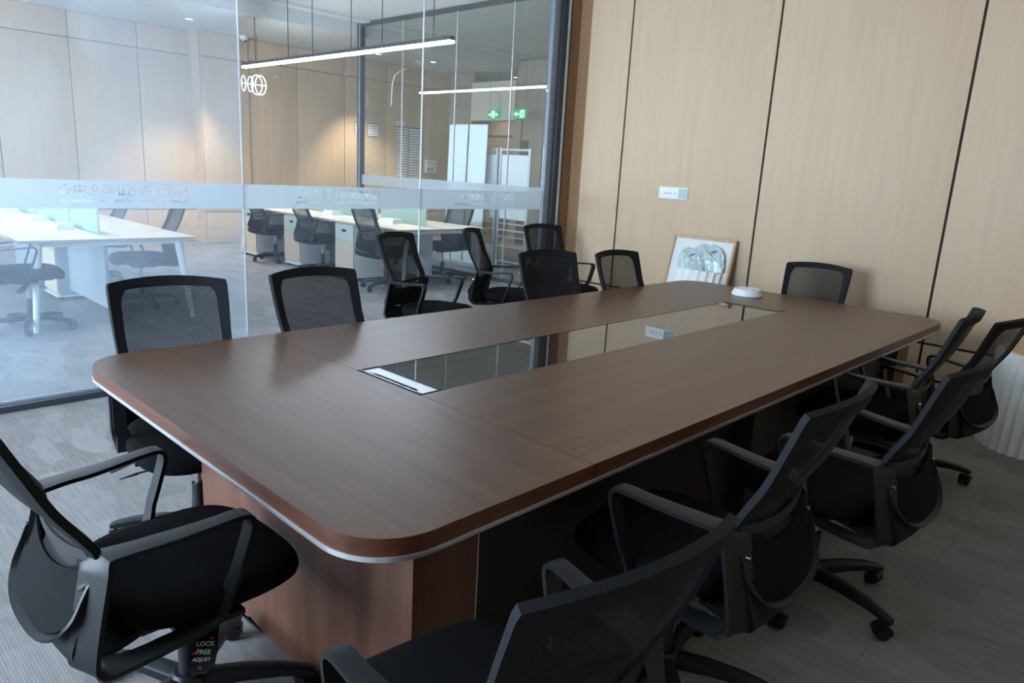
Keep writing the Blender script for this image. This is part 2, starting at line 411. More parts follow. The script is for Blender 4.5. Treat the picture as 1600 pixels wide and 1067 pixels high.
# window facade with real openings
bm = BM()
ys = [YS-0.1]
for (a, b, c, d) in WIN:
    box(bm, XW-0.2, XW, ys[-1], a, 0, ZC); box(bm, XW-0.2, XW, a, b, 0, c); box(bm, XW-0.2, XW, a, b, d, ZC); ys.append(b)
box(bm, XW-0.2, XW, ys[-1], YN+0.3, 0, ZC)
struct(obj('wall_window_side', bm, 'white_paint'))
for k, (a, b, c, d) in enumerate(WIN):
    e = struct(empty('window_%d' % (k+1), (XW-0.1, (a+b)/2, c)))
    h = (b-a)/2; H = d-c
    bm = BM()
    for (p, q) in ((-h, -h+.05), (h-.05, h), (-.025, .025)): box(bm, -.03, .03, p, q, 0, H)
    for (p, q) in ((0, .05), (H-.05, H)): box(bm, -.03, .03, -h, h, p, q)
    obj('window_frame', bm, 'frame_dark', e)
# south and far walls, north wall left of the jog
bm = BM(); box(bm, XW-0.2, XB+0.2, YS-0.1, YS, 0, ZC); struct(obj('wall_south', bm, 'tan'))

def panelled(name, plane, axis, seams, zs, mat='tan', depth=0.02, back=0.06, face=-1, gap=0.012):
    """a backing wall with separate laminate panels standing proud; axis 0: wall at x=plane spanning y; axis 1: at y=plane spanning x"""
    lo, hi = min(seams), max(seams)
    bm = BM()
    p0, p1 = plane+0.004, plane+0.004+back
    if axis == 0: box(bm, p0, p1, lo, hi, zs[0], zs[-1])
    else: box(bm, lo, hi, p0, p1, zs[0], zs[-1])
    wl = struct(obj(name, bm, 'groove'))
    for a, b in zip(seams[:-1], seams[1:]):
        for c, d in zip(zs[:-1], zs[1:]):
            bm = BM(); g = gap/2
            if axis == 0: box(bm, plane-depth+0.003, plane+0.005, a+g, b-g, c+g, d-g, bev=0.0015)
            else: box(bm, a+g, b-g, plane-depth+0.003, plane+0.005, c+g, d-g, bev=0.0015)
            obj('panel', bm, mat, wl)
    return wl
wb = panelled('wall_back', XB+0.017, 0, [YS, -1.11, 0.268, 1.636, 3.022, 3.50], [0.0, 0.463, 3.1, ZC], back=0.1, gap=0.018)
bm = BM(); box(bm, XB+0.055, XB+0.14, 3.50, 3.67, 0, ZC); struct(obj('wall_strip_shaded', bm, 'tan_dark'))  # recessed wall face by the glass post, its shade put into the darker tan
bm = BM(); box(bm, XB, XB+0.02, YS, 3.5, 0, 0.07)
# office back wall: left run, proud pier, right run
panelled('wall_office_left', YN, 1, [XW, -2.1, -1.13, -0.15, 0.83, 1.81, 2.79, 3.76, 4.62], [0.0, 0.55, 3.08, 3.46])
panelled('wall_office_pier', 11.4, 1, [4.60, 5.43], [0.0, 0.53, 3.06, 3.46], back=0.4)
bm = BM(); box(bm, 4.585, 4.60, 11.40, 11.77, 0, 3.46); obj('pier_return', bm, 'tan', bpy.data.objects['wall_office_pier'])
panelled('wall_office_right', 11.45, 1, [5.45, 6.38, 7.39, 8.38, 9.36, 10.35, 11.3, 12.3, XE], [0.0, 0.53, 3.10, 3.46], mat='tan')
# far end of the corridor
bm = BM(); box(bm, XE-0.4, XE, YG, YN, 0, ZC); struct(obj('wall_far', bm, 'wall_grey'))
bm = BM(); box(bm, 10.0, 10.3, 9.40, 10.68, 2.49, 3.25); struct(obj('trim_3', bm, 'cream'))
bm = BM(); box(bm, 10.05, 10.12, 7.4, 9.40, 2.1, 3.6); box(bm, 10.05, 10.12, 10.68, 11.45, 2.2, 3.46); struct(obj('trim_4', bm, 'wall_grey'))
bm = BM(); box(bm, 10.0, 10.25, 8.6, 8.95, 0, 3.6); box(bm, 10.0, 10.25, 9.2, 9.42, 0, 2.5); struct(obj('trim_5', bm, 'wall_grey'))
bm = BM(); box(bm, 10.05, 10.1, 9.42, 10.68, 2.15, 2.2); struct(obj('trim_6', bm, 'frame_dark'))
# side wall behind the meeting room, beyond the glass corner (runs on along x)
bm = BM(); box(bm, XB+0.14, XE, YG-0.15, YG, 0, ZC); struct(obj('wall_office_south', bm, 'tan'))

# ------------------------------------------------------------------ glass partition of the meeting room
JX = [-2.98, -1.49, 0.036, 1.567, 3.096, 4.60]
zt, zb = 1.313, 1.150
def cut_film(name, x0, x1, text_c, eng, parent, mat='frost', body='科技投资创业孵化中心', M4=None, w_target=0.735):
    """frosted film strip: rectangle with the lettering cut out of it (read from the office side)"""
    def tcurve(s, size):
        cu = bpy.data.curves.new('film', 'FONT'); cu.body = s; cu.size = size; cu.align_x = 'CENTER'; cu.align_y = 'CENTER'; cu.resolution_u = 2
        t = bpy.data.objects.new('film', cu); COL.objects.link(t)
        bpy.context.view_layer.update()
        wd = t.dimensions.x
        return t, wd
    t1, w1 = tcurve(body, 0.08); t1.scale = (w_target/w1*1.0,)*2+(1,)
    t2, w2 = tcurve(eng, 0.03); t2.scale = (w_target/w2,)*2+(1,)
    cx = text_c
    t1.location = (-cx, 0.022, 0); t2.location = (-cx, -0.036, 0)
    parts = []
    for t in (t1, t2):
        for o in bpy.context.selected_objects: o.select_set(False)
        t.select_set(True); bpy.context.view_layer.objects.active = t
        bpy.ops.object.convert(target='CURVE')
        t = bpy.context.view_layer.objects.active
        mw = Matrix.Translation(t.location) @ Matrix.Diagonal((t.scale[0], t.scale[1], 1, 1))
        t.data.transform(mw); parts.append(t)
    base = parts[0].data
    # copy the second line's splines into the first
    for sp in parts[1].data.splines:
        ns = base.splines.new('BEZIER'); ns.bezier_points.add(len(sp.bezier_points)-1)
        for a, b in zip(ns.bezier_points, sp.bezier_points):
            a.co = b.co; a.handle_left_type = 'FREE'; a.handle_right_type = 'FREE'; a.handle_left = b.handle_left; a.handle_right = b.handle_right
        ns.use_cyclic_u = True; ns.resolution_u = 2
    rc = base.splines.new('POLY'); rc.points.add(3)
    hz = (zt-zb)/2
    for pt, c in zip(rc.points, ((-x1, -hz), (-x0, -hz), (-x0, hz), (-x1, hz))): pt.co = (c[0], c[1], 0, 1)
    rc.use_cyclic_u = True
    base.dimensions = '2D'; base.fill_mode = 'BOTH'; base.extrude = 0.00025
    bpy.context.view_layer.update()
    dg = bpy.context.evaluated_depsgraph_get()
    me = bpy.data.meshes.new_from_object(parts[0].evaluated_get(dg))
    for t in parts: bpy.data.objects.remove(t)
    me.name = name; me.materials.clear(); me.materials.append(M[mat])
    o = bpy.data.objects.new(name, me); COL.objects.link(o)
    if parent: o.parent = parent
    # local x runs to -X of the room, so it reads from +y
    me.transform(M4)
    return o
ENG = 'Technology Investment And Enterprise Incubation Hub'
GW = struct(empty('wall_glass', (0, 0, 0)))
mats = ['pane_a', 'pane_a', 'pane_a', 'pane_b', 'pane_c']
for k, (a, b) in enumerate(zip(JX[:-1], JX[1:])):
    bm = BM(); box(bm, a+0.004, b-0.004, YG, YG+0.012, 0.04, ZC-0.04)
    obj('pane', bm, mats[k], GW, smooth=False)
    if k:
        bm = BM(); box(bm, a-0.004, a+0.004, YG-0.001, YG+0.013, 0.04, ZC-0.04); obj('pane_joint', bm, M['alu_joint'] if 'alu_joint' in M else 'alu_white', GW)
    M4 = Matrix(((-1, 0, 0, 0), (0, 0, 1, YG-0.0012), (0, 1, 0, (zt+zb)/2), (0, 0, 0, 1)))
    if k >= 1:
        tcx = {1: -0.70, 2: 0.832, 3: 2.322, 4: 3.848}[k]
        cut_film('frosted_band', a+0.003, b-0.003, tcx, ENG, GW, M4=M4)
bm = BM(); box(bm, XW, 4.62, YG-0.05, YG+0.05, 0.0, 0.04, bev=0.003); obj('floor_rail', bm, 'frame_dark', GW)
bm = BM(); box(bm, XW, 4.62, YG-0.012, YG+0.02, 0.04, 0.055); obj('rail_cap', bm, 'frame_blue', GW)
bm = BM(); box(bm, XW, 4.62, YG-0.04, YG+0.04, ZC-0.05, ZC); obj('ceiling_rail', bm, 'frame_dark', GW)
bm = BM(); box(bm, 4.61, 4.70, YG-0.02, YG+0.03, 0, ZC, bev=0.004); obj('end_post', bm, 'frame_blue', GW)
bm = BM(); box(bm, 4.70, 4.83, YG-0.05, YG+0.05, 0, ZC, bev=0.004); obj('end_post', bm, 'frame_dark', GW)
bm = BM(); box(bm, 4.775, 4.80, YG-0.058, YG-0.05, 0, ZC); obj('post_bead', bm, 'alu_white', GW)
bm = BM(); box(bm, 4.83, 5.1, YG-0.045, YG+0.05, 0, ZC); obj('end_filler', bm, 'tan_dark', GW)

# dried drip and paint specks on the middle pane
bm = BM(); dp = [(2.784, 1.942), (2.789, 2.014), (2.793, 2.099), (2.816, 2.168), (2.858, 2.201), (2.932, 2.234)]
for a, b in zip(dp[:-1], dp[1:]): cyl(bm, (a[0], YG-.001, a[1]), (b[0], YG-.001, b[1]), .0035, .0035, 6)
o = obj('paint_drip', bm, 'white_print', GW); o['label'] = 'thin white dried drip'
bm = BM()
for (x, z) in ((2.99, 2.19), (3.083, 2.312), (3.049, 2.36), (2.926, 2.495), (2.367, 2.116), (2.982, 2.25), (2.589, 2.356), (1.816, 2.034), (3.12, 2.072), (3.052, 2.284), (2.313, 2.109)):
    cyl(bm, (x, YG-.002, z), (x, YG, z), random.uniform(.003, .007), None, 8)
o = obj('paint_specks', bm, 'white_print', GW); o['kind'] = 'stuff'

# second glass partition, across the office
X2 = 6.3
G2 = struct(empty('wall_glass_office', (0, 0, 0)))
J2 = [3.80, 4.88, 5.88, 6.98, 8.20, 9.26]
for k, (a, b) in enumerate(zip(J2[:-1], J2[1:])):
    bm = BM(); box(bm, X2, X2+0.012, a+0.004, b-0.004, 0.04, ZC-0.05); obj('pane', bm, 'pane_d', G2, smooth=False)
    if k:
        bm = BM(); box(bm, X2-0.004, X2+0.016, a-0.006, a+0.006, 0.04, ZC-0.05); obj('pane_joint', bm, 'alu_white', G2)
    bm = BM(); box(bm, X2-0.001, X2-0.0003, a+0.006, b-0.006, 1.15, 1.31); obj('frosted_band', bm, 'frost_thin', G2)
bm = BM(); box(bm, X2-0.04, X2+0.05, 9.25, 9.34, 0, ZC-0.01, bev=0.003); obj('end_post', bm, 'frame_dark', G2)
bm = BM(); box(bm, X2-0.043, X2-0.04, 9.259, 9.29, 0, ZC-0.02); obj('post_bead', bm, 'frame_blue', G2)
bm = BM(); box(bm, X2-0.03, X2+0.04, 3.75, 9.26, ZC-0.06, ZC-0.008); obj('top_rail', bm, 'frame_dark', G2)
bm = BM(); box(bm, X2-0.03, X2+0.04, 3.75, 9.26, 0, 0.04); obj('floor_rail', bm, 'frame_dark', G2)

# ------------------------------------------------------------------ conference table
TL, TW, TA = 4.255, 1.805, 0.7259
RC = 0.17; Z1, Z0 = 0.75, 0.708
table = tag(empty('conference_table', (TL/2, TW/2, 0)), 'long dark walnut conference table with rounded corners and black glass centre strip', 'table')
TO = (-TL/2, -TW/2, 0)
def tobj(name, bm, mat, **k):
    o = obj(name, bm, mat, table, **k); o.location = TO; return o
def arc(cx, cy, rr, a0, a1, n=14): return [(cx+rr*math.cos(R(a0+(a1-a0)*i/n)), cy+rr*math.sin(R(a0+(a1-a0)*i/n))) for i in range(n+1)]
g = 0.0013
b0x, b3x, gy0, gy1 = 0.7259, TL-0.654, 0.739, 1.111
# near leaf and far leaf: grain across the table
near = arc(RC, RC, RC, 270, 180)[::-1]
near = arc(RC, RC, RC, 180, 270)+[(TA-g, 0), (TA-g, TW)]+arc(RC, TW-RC, RC, 90, 180)
bm = BM(); prism(bm, near, Z0, Z1, 1, 0); tobj('tabletop_leaf', bm, ['walnut_end', 'walnut_edge_end'])
far = [(TL-TA+g, 0)]+arc(TL-RC, RC, RC, 270, 360)+arc(TL-RC, TW-RC, RC, 0, 90)+[(TL-TA+g, TW), (TL-TA+g, gy1), (TL-TA+0.077, gy1), (TL-TA+0.077, gy0), (TL-TA+g, gy0)]
bm = BM(); prism(bm, far, Z0, Z1, 1, 0); tobj('tabletop_leaf', bm, ['walnut_end', 'walnut_edge_end'])
for (ya, yb) in ((0, gy0), (gy1, TW)):
    bm = BM(); box(bm, TA+g, TL-TA-g, ya, yb, Z0, Z1)
    for fa in bm.faces:
        if abs(fa.normal.y) > 0.5: fa.material_index = 1
    bm.normal_update()
    for fa in bm.faces: fa.material_index = 1 if abs(fa.normal.y) > 0.5 else 0
    tobj('tabletop_leaf', bm, ['walnut_top', 'walnut_edge'])
# black glass strip
bm = BM(); box(bm, 0.822, TL-TA-0.015, gy0+g, gy1-g, Z0, Z1-0.0015); tobj('glass_strip', bm, 'inset', smooth=False)
# chrome trim below the edge
out = arc(RC, RC, RC+.001, 180, 270)+arc(TL-RC, RC, RC+.001, 270, 360)+arc(TL-RC, TW-RC, RC+.001, 0, 90)+arc(RC, TW-RC, RC+.001, 90, 180)
bm = BM()
rows = []
n = len(out)
for (x, y) in out:
    cx, cy = TL/2, TW/2
    rows.append([Vector((x, y, Z0)), Vector((x, y, Z0-0.011)), Vector((x+(cx-x)*.004, y+(cy-y)*.008, Z0-0.014))])
strip(bm, rows, 0.003, closed=True)
tobj('metal_trim', bm, 'trim', angle=1.2)
inn = [(x+(TL/2-x)*.02, y+(TW/2-y)*.03) for x, y in out]
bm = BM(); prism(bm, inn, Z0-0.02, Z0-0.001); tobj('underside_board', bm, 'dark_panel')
# cable boxes
def cable_box(x0, x1, opened):
    bm = BM()
    z = Z1
    for (a, b, c, d) in ((x0, x1, gy0, gy0+.008), (x0, x1, gy1-.008, gy1), (x0, x0+.007, gy0, gy1), (x1-.004, x1, gy0, gy1)):
        box(bm, a, b, c, d, z-0.012, z+0.002)
    o = tobj('cable_box', bm, 'plastic_dark')
    if opened:
        bm = BM(); box(bm, x0+.007, x1-.004, gy0+.008, gy1-.008, z-0.05, z-0.028); q = tobj('brush_slot', bm, 'groove')
        bm = BM(); y0, y1 = gy0+.009, gy1-.009
        # silver flap with a long finger cut-out
        pts = [(x1-.005, y0), (x1-.005, y1), (x0+.012, y1), (x0+.012, y1-.03), (x0+.028, y1-.045), (x0+.040, y1-.06), (x0+.040, y0+.06), (x0+.028, y0+.045), (x0+.012, y0+.03), (x0+.012, y0)]
        prism(bm, pts, z-0.006, z-0.0015); q = tobj('flap', bm, 'alu_white')
        bm = BM(); box(bm, x0+.007, x0+.011, y0, y1, z-0.004, z+0.003); q = tobj('flap_rim', bm, 'steel')
        bm = BM()
        for k in range(40):
            yy = gy0+.05+k*(gy1-gy0-.1)/40
            box(bm, x0+.012, x0+.04, yy, yy+.003, z-0.03, z-0.012)
        q = tobj('bristles', bm, 'plastic_dark'); q['kind'] = 'stuff'
    else:
        bm = BM(); box(bm, x0+.009, x1-.006, gy0+.003, gy1-.003, z-0.012, z+.0022); tobj('lid', bm, 'walnut_end')
cable_box(0.727, 0.820, True)
cable_box(TL-TA-0.012, TL-TA+0.075, False)
bm = BM(); box(bm, TL-TA-0.012, TL-TA+0.075, gy0+.001, gy1-.001, Z0, Z1-0.013); tobj('box_recess', bm, 'groove')
# pedestals and modesty beam
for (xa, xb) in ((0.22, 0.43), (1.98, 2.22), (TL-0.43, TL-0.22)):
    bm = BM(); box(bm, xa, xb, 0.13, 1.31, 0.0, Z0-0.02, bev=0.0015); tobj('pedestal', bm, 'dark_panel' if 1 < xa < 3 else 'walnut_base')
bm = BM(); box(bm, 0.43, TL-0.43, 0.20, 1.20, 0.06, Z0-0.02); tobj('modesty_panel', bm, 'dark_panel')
for xx in (0.43,):
    bm = BM(); box(bm, xx, xx+.003, 0.129, 0.132, 0.0, Z0-.02); tobj('edge_strip', bm, 'alu_white')

# ------------------------------------------------------------------ chair
PROF = [(-.381, .983, .226), (-.352, .90, .224), (-.312, .79, .219), (-.270, .71, .214), (-.247, .655, .210), (-.252, .60, .207), (-.276, .54, .204), (-.306, .485, .200), (-.322, .44, .194), (-.312, .402, .182), (-.272, .386, .165), (-.20, .383, .145), (-.12, .386, .12)]
PS = spline(PROF, 4)
def surf(i, u, off=0.0):
    x, z, w_ = PS[i]
    k = max(0.0, min(1.0, (z-0.45)/0.5))
    bow = 0.052*(1-u*u)*(0.25+0.75*k)
    arc_ = 0.018*(1-u*u)*max(0, min(1, (z-0.85)/0.13))
    a = PS[max(0, i-1)]; b = PS[min(len(PS)-1, i+1)]
    t = Vector((b[0]-a[0], 0, b[1]-a[1])).normalized(); nrm = Vector((-t.z, 0, t.x))  # roughly +x for the upper back
    if nrm.x < 0 and z > 0.5: nrm = -nrm
    return Vector((x-bow, u*w_, z+arc_))
def inner(i):
    x, z, w_ = PS[i]
    base = w_-0.034-0.010*max(0, (z-.7)/.28)
    if z < 0.56 and i > 12:
        q = min(1.0, (0.56-z)/0.115); base *= math.sqrt(max(0.0, 1-q**2.6))
    return base
def build_chair():
    t = empty('office_chair')
    nrow = len(PS)
    itop = 2; ibot = max(i for i in range(nrow) if PS[i][1] > 0.446 and i < 36)
    # frame: top band
    bm = BM()
    us = [-1+2*k/16 for k in range(17)]
    rows = []
    for i in range(0, itop+1):
        cut = 0.985 if i == 0 else 1.0
        rows.append([surf(i, uu*cut) for uu in us])
    strip(bm, rows, 0.018)
    for sgn in (-1, 1):
        rows = []
        for i in range(itop, nrow):
            wi = inner(i)/PS[i][2] if i <= ibot else 0.0
            if i == itop: wi = max(0, wi-0.10)
            if i == itop+1: wi = wi-0.02
            if i > ibot: wi = 0.0
            ra = [wi+(1-wi)*k/3 for k in range(4)]
            rows.append([surf(i, sgn*q) for q in ra])
        strip(bm, rows, 0.018)
    obj('back_frame', bm, 'back_fabric', t)
    # mesh panel with uv in metres
    bm = BM(); uvl = bm.loops.layers.uv.new('UVMap')
    acc = [0.0]
    for i in range(1, nrow): acc.append(acc[-1]+math.hypot(PS[i][0]-PS[i-1][0], PS[i][1]-PS[i-1][1]))
    N = 12; grid = []
    for i in range(itop, ibot+1):
        wi = min(1.0, (inner(i)+0.006)/PS[i][2])
        grid.append([(bm.verts.new(surf(i, wi*(-1+2*k/N))), (wi*(-1+2*k/N)*PS[i][2], acc[i])) for k in range(N+1)])
    for i in range(len(grid)-1):
        for k in range(N):
            q = (grid[i][k], grid[i][k+1], grid[i+1][k+1], grid[i+1][k])
            fa = bm.faces.new([a[0] for a in q])
            for lp, a in zip(fa.loops, q): lp[uvl].uv = a[1]
    obj('mesh_panel', bm, 'mesh', t)
    # lower back shell and the deep U-shaped support rim that carries it
    def at_z(z, u_):
        for i in range(len(PS)-1):
            if PS[i][1] >= z > PS[i+1][1] and PS[i+1][1] > .42:
                q_ = (PS[i][1]-z)/(PS[i][1]-PS[i+1][1]); return surf(i, u_).lerp(surf(i+1, u_), q_)
        return surf(len(PS)-18, u_)
    def half(z):
        if z > .55: return 1.0
        q_ = min(1.0, (.55-z)/.098); return max(0.0, 1-q_**2.4)**(1/2.4)
    bm = BM(); rows = []
    zs_ = [.635, .62, .60, .575, .55, .53, .51, .495, .482, .471, .463, .458, .455]
    for z in zs_:
        row = []
        for k in range(15):
            uu = -1+2*k/14; zz = z-.05*(1-uu*uu)*max(0, (z-.56)/.075)
            p_ = at_z(zz, uu*half(z)*.97); p_.x -= 0.016; row.append(p_)
        rows.append(row)
    strip(bm, rows, 0.006)
    obj('lower_back_shell', bm, 'shell', t)
    bm = BM(); rows = []
    pu = [(z, 1.0) for z in (.635, .615, .595, .57)]
    for k in range(0, 13):
        th = PI/2*k/12; pu.append((.55-.097*math.sin(th)**(2/2.4), max(0.0, math.cos(th))**(2/2.4)))
    full = [(z, -q_) for z, q_ in pu]+[(z, q_) for z, q_ in pu[::-1][1:]]
    for (z, uu) in full:
        p_ = at_z(z, uu); dn = .022*min(1, (.645-z)/.06)+.010
        rows.append([Vector((p_.x-.002-dn*q_, p_.y*(1+.02*q_), p_.z-(.010*q_ if z < .5 else .004*q_))) for q_ in (0, .5, 1)])
    strip(bm, rows, 0.007); obj('support_rim', bm, 'plastic', t, angle=1.2)
    # lumbar strap
    bm = BM(); rows = []
    for k in range(13):
        uu = -1+2*k/12
        i = 17; p_ = surf(i, uu*0.97); p_.x -= 0.012
        z_ = 0.655-0.02*(1-uu*uu)
        rows.append([Vector((p_.x, p_.y, z_+.012)), Vector((p_.x-.001, p_.y, z_-.012))])
    strip(bm, rows, 0.005); obj('lumbar_strap', bm, 'plastic_dark', t)
    # bolts
    for sgn in (-1, 1):
        bm = BM(); p_ = surf(21, sgn*0.93)
        c = Vector((p_.x-0.026, p_.y*1.01, 0.59)); 
        cyl(bm, c+Vector((.006, 0, 0)), c+Vector((-.008, 0, 0)), 0.007, 0.0055, 10)
        obj('bolt', bm, 'chrome', t)
    # arm loops
    path = [(-.244, .660), (-.20, .662), (-.12, .664), (-.04, .670), (.03, .676), (.056, .670), (.062, .650), (.052, .61), (.022, .52), (-.004, .448), (-.022, .422), (-.06, .410), (-.14, .400), (-.22, .392), (-.262, .392), (-.283, .408), (-.284, .44), (-.268, .53), (-.250, .62)]
    pp = spline(path+[path[0]], 3)[:-1]
    for sgn in (-1, 1):
        bm = BM(); rows = []
        for (x, z) in pp:
            fr = (x+.28)/.34
            b_ = max(0, min(1, (-x-.19)/.05))
            yo = 0.257+0.022*max(0, min(1, fr))*(1 if z > .5 else .5)
            wd = 0.044+0.012*max(0, min(1, (-x-.02)/.12))+0.026*b_*(1 if z < .64 else .4)
            rows.append([Vector((x-.030*b_*(1-q)*(1 if z < .64 else .3), sgn*(yo-wd*(1-q)), z+0.0015*(1-(2*q-1)**2))) for q in (0, .25, .5, .75, 1)])
        strip(bm, rows, 0.012, closed=True)
        a = obj('armrest', bm, 'plastic', t)
    # seat cushion: superellipse slab with crowned top
    bm = BM(); n = 36; rings = []
    prof = [(0.0, .415), (.86, .415), (.93, .419), (.975, .432), (1.0, .455), (.985, .474), (.95, .485), (.85, .492), (.6, .497), (.3, .499), (0, .50)]
    for (rr, z) in prof:
        if rr == 0: rings.append([bm.verts.new((.02, 0, z))]); continue
        rg = []
        for k in range(n):
            a = 2*PI*k/n; ca, sa = math.cos(a), math.sin(a); e = 2/3.4
            x = .02+.245*rr*math.copysign(abs(ca)**e, ca); y = .243*rr*math.copysign(abs(sa)**e, sa)
            dz = -0.030*max(0, (x-.12)/.145)**2 - (.008*max(0, 1-abs(x+.02)/.2)*(1-(y/.25)**2) if z > .47 else 0)
            rg.append(bm.verts.new((x, y*(1-.05*max(0, (-x)/.2)), z+dz)))
        rings.append(rg)
    for a, b in zip(rings[:-1], rings[1:]):
        for k in range(n):
            j = (k+1) % n
            if len(a) == 1: bm.faces.new((a[0], b[k], b[j]))
            elif len(b) == 1: bm.faces.new((a[k], a[j], b[0]))
            else: bm.faces.new((a[k], a[j], b[j], b[k]))
    obj('seat', bm, 'fabric', t, angle=1.3)
    bm = BM(); box(bm, -.17, .17, -.17, .17, .398, .417, bev=.006); obj('seat_pan', bm, 'plastic_dark', t)
    bm = BM(); box(bm, -.11, .09, -.055, .055, .355, .400, bev=.01); box(bm, -.10, .06, -.22, .22, .384, .398); obj('tilt_mechanism', bm, 'plastic_dark', t)
    # tilt paddle on the right side and the thin height lever
    bm = BM(); cyl(bm, (.0, -.05, .375), (-.01, -.19, .372), .005, .005, 8)
    pd = [(-.020, .01), (.020, .01), (.030, -.06), (.030, -.10), (.016, -.118), (-.016, -.118), (-.030, -.10), (-.030, -.06)]
    M4 = Matrix.Translation((-.02, -.20, .378)) @ Matrix.Rotation(R(-40), 4, 'Z') @ Matrix.Rotation(R(28), 4, 'X')
    prism(bm, pd[::-1], -.004, .004, M4=M4)
    obj('tilt_paddle', bm, 'plastic', t)
    bm = BM(); cyl(bm, (.05, -.05, .372), (.07, -.23, .360), .0035, .0035, 8); cyl(bm, (.07, -.215, .361), (.074, -.275, .352), .006, .002, 8)
    obj('height_lever', bm, 'plastic_dark', t)
    bm = BM(); cyl(bm, (0, 0, .10), (0, 0, .255), .025, .024, 16); obj('gas_cylinder', bm, 'plastic_dark', t)
    bm = BM(); cyl(bm, (0, 0, .25), (0, 0, .36), .014, .014, 14); obj('piston', bm, 'chrome', t)
    bm = BM(); lathe(bm, [(0, .070), (.045, .072), (.047, .115), (.038, .128), (0, .128)], 20); obj('base_hub', bm, 'plastic', t)
    for k in range(5):
        a = 2*PI*k/5+0.35
        bm = BM(); rows = []
        st = [(.035, .098, .028, .022), (.14, .100, .026, .019), (.24, .092, .022, .016), (.315, .076, .018, .013), (.334, .070, .014, .010)]
        vs = []
        for (rr, z, hw, hh) in st:
            vs.append([bm.verts.new((rr, q*hw*(1 if s_ > 0 else .75), z+(hh if s_ > 0 else -hh))) for q, s_ in ((-1, -1), (1, -1), (1, .6), (.6, 1), (-.6, 1), (-1, .6))])
            for v, s_ in zip(vs[-1], (-1, -1, .55, 1, 1, .55)): v.co.z = z+hh*s_
        for p_, q_ in zip(vs[:-1], vs[1:]):
            for j in range(6): bm.faces.new((p_[j], p_[(j+1) % 6], q_[(j+1) % 6], q_[j]))
        bm.faces.new(vs[0][::-1]); bm.faces.new(vs[-1])
        lg = obj('leg', bm, 'plastic', t, angle=.9); lg.rotation_euler = (0, 0, a)
        bm = BM()
        ca = random.uniform(-1.5, 1.5)
        cyl(bm, (.318, 0, .045), (.318, 0, .068), .006, .006, 8)
        dx, dy = math.cos(ca), math.sin(ca)
        c0 = Vector((.318-dx*.014, -dy*.014, .027)); ax = Vector((-dy, dx, 0))
        for sgn in (-1, 1):
            cyl(bm, c0+ax*sgn*.006, c0+ax*sgn*.022, .0262, .0245, 16)
        # hood over the wheels
        hr = []
        for q in range(9):
            th = R(-10+q*22); v = Vector((dx*math.cos(th)*.030, dy*math.cos(th)*.030, math.sin(th)*.030))
            hr.append([c0+v-ax*.0235, c0+v+ax*.0235])
        strip(bm, hr, .0025)
        obj('caster', bm, 'plastic', lg, angle=.7)
    return t
GRP = 'black mesh chairs around the conference table'
proto = build_chair()
TABLE_CHAIRS = [
 # x, y, rot deg, lift, label
 (-.085, .71, 1, 0.0, 'black mesh chair at the near short end of the table, tilt paddle showing'),
 (.106, -.195, 83, 0.0, 'nearest black mesh chair, cut off at the bottom centre of the photo'),
 (.99, -.12, 92, 0.035, 'black mesh chair on the long right side, second from the camera, beside the table joint'),
 (1.85, -.215, 88, 0.0, 'black mesh chair on the long right side, third from the camera, all five casters showing'),
 (2.82, .01, 96, 0.02, 'black mesh chair on the long right side, fourth from camera, close against the table'),
 (3.42, -.09, 81, -0.045, 'black mesh chair at the far right end, beside the white fluted pedestal'),
 (.315, 1.584, -101, 0.0, 'black mesh chair on the glass side, nearest left one, its backrest largest above the tabletop'),
 (1.045, 1.571, -91, 0.0, 'black mesh chair on the glass side, second from left, by the tabletop joint'),
 (2.753, 1.70, -106, 0.0, 'black mesh chair on the glass side, third from left, in front of the tallest chair'),
 (3.35, 1.50, -94, 0.0, 'black mesh chair on the glass side, farthest, before the panelled wall'),
 (4.20, .88, 190, -.035, 'black mesh chair at the far short end, its back to the panelled wall'),
 (2.697, 3.00, -72.8, 0.0, 'turned black mesh chair standing off the table by the glass, both arms showing'),
 (3.703, 3.19, -60, 0.0, 'black mesh chair turned sideways by the glass, between two others, side profile showing'),
 (4.25, 3.03, -98, 0.035, 'tallest black mesh chair in the corner by the glass partition post'),
]
chairs = []
for i, (x, y, a, lift, lab) in enumerate(TABLE_CHAIRS):
    o = proto if i == 0 else copy_tree(proto)
    o.location = (x, y, 0); o.rotation_euler = (0, 0, R(a)); tag(o, lab, 'chair', GRP)
    o['lift'] = lift; chairs.append(o)
OFF_CHAIRS = [
 (4.50, 6.07, 2, 'black mesh office chair at the desk row, nearest of three beside the drawer cabinets'),
 (4.56, 7.62, -2, 'black mesh office chair at the desk row, middle of three beside the drawer cabinets'),
 (4.54, 8.90, 0, 'black mesh office chair at the desk row, farthest of three beside the drawer cabinets'),
 (5.62, 6.35, 190, 'black mesh office chair beyond the desk end, before the white banners'),
 (.72, 5.85, -8, 'black mesh office chair at the left desk, half cut off by the left photo edge'),
 (1.80, 6.42, 174, 'black mesh office chair on the far side of left desk, near its right corner'),
 (1.85, 8.05, 178, 'black mesh office chair on the far side of left desk, the farther one'),
]
for (x, y, a, lab) in OFF_CHAIRS:
    o = copy_tree(proto); o.location = (x, y, 0); o.rotation_euler = (0, 0, R(a))
    tag(o, lab, 'chair', 'office chairs at the desks beyond the glass'); o['lift'] = 0.03; chairs.append(o)
for o in chairs:
    lf = o['lift']; del o['lift']
    for ch in o.children:
        nm = ch.name.split('.')[0]
        if nm in ('leg', 'base_hub', 'gas_cylinder'): continue
        if nm == 'piston': ch.location.z += lf*0.6; continue
        ch.location.z += lf
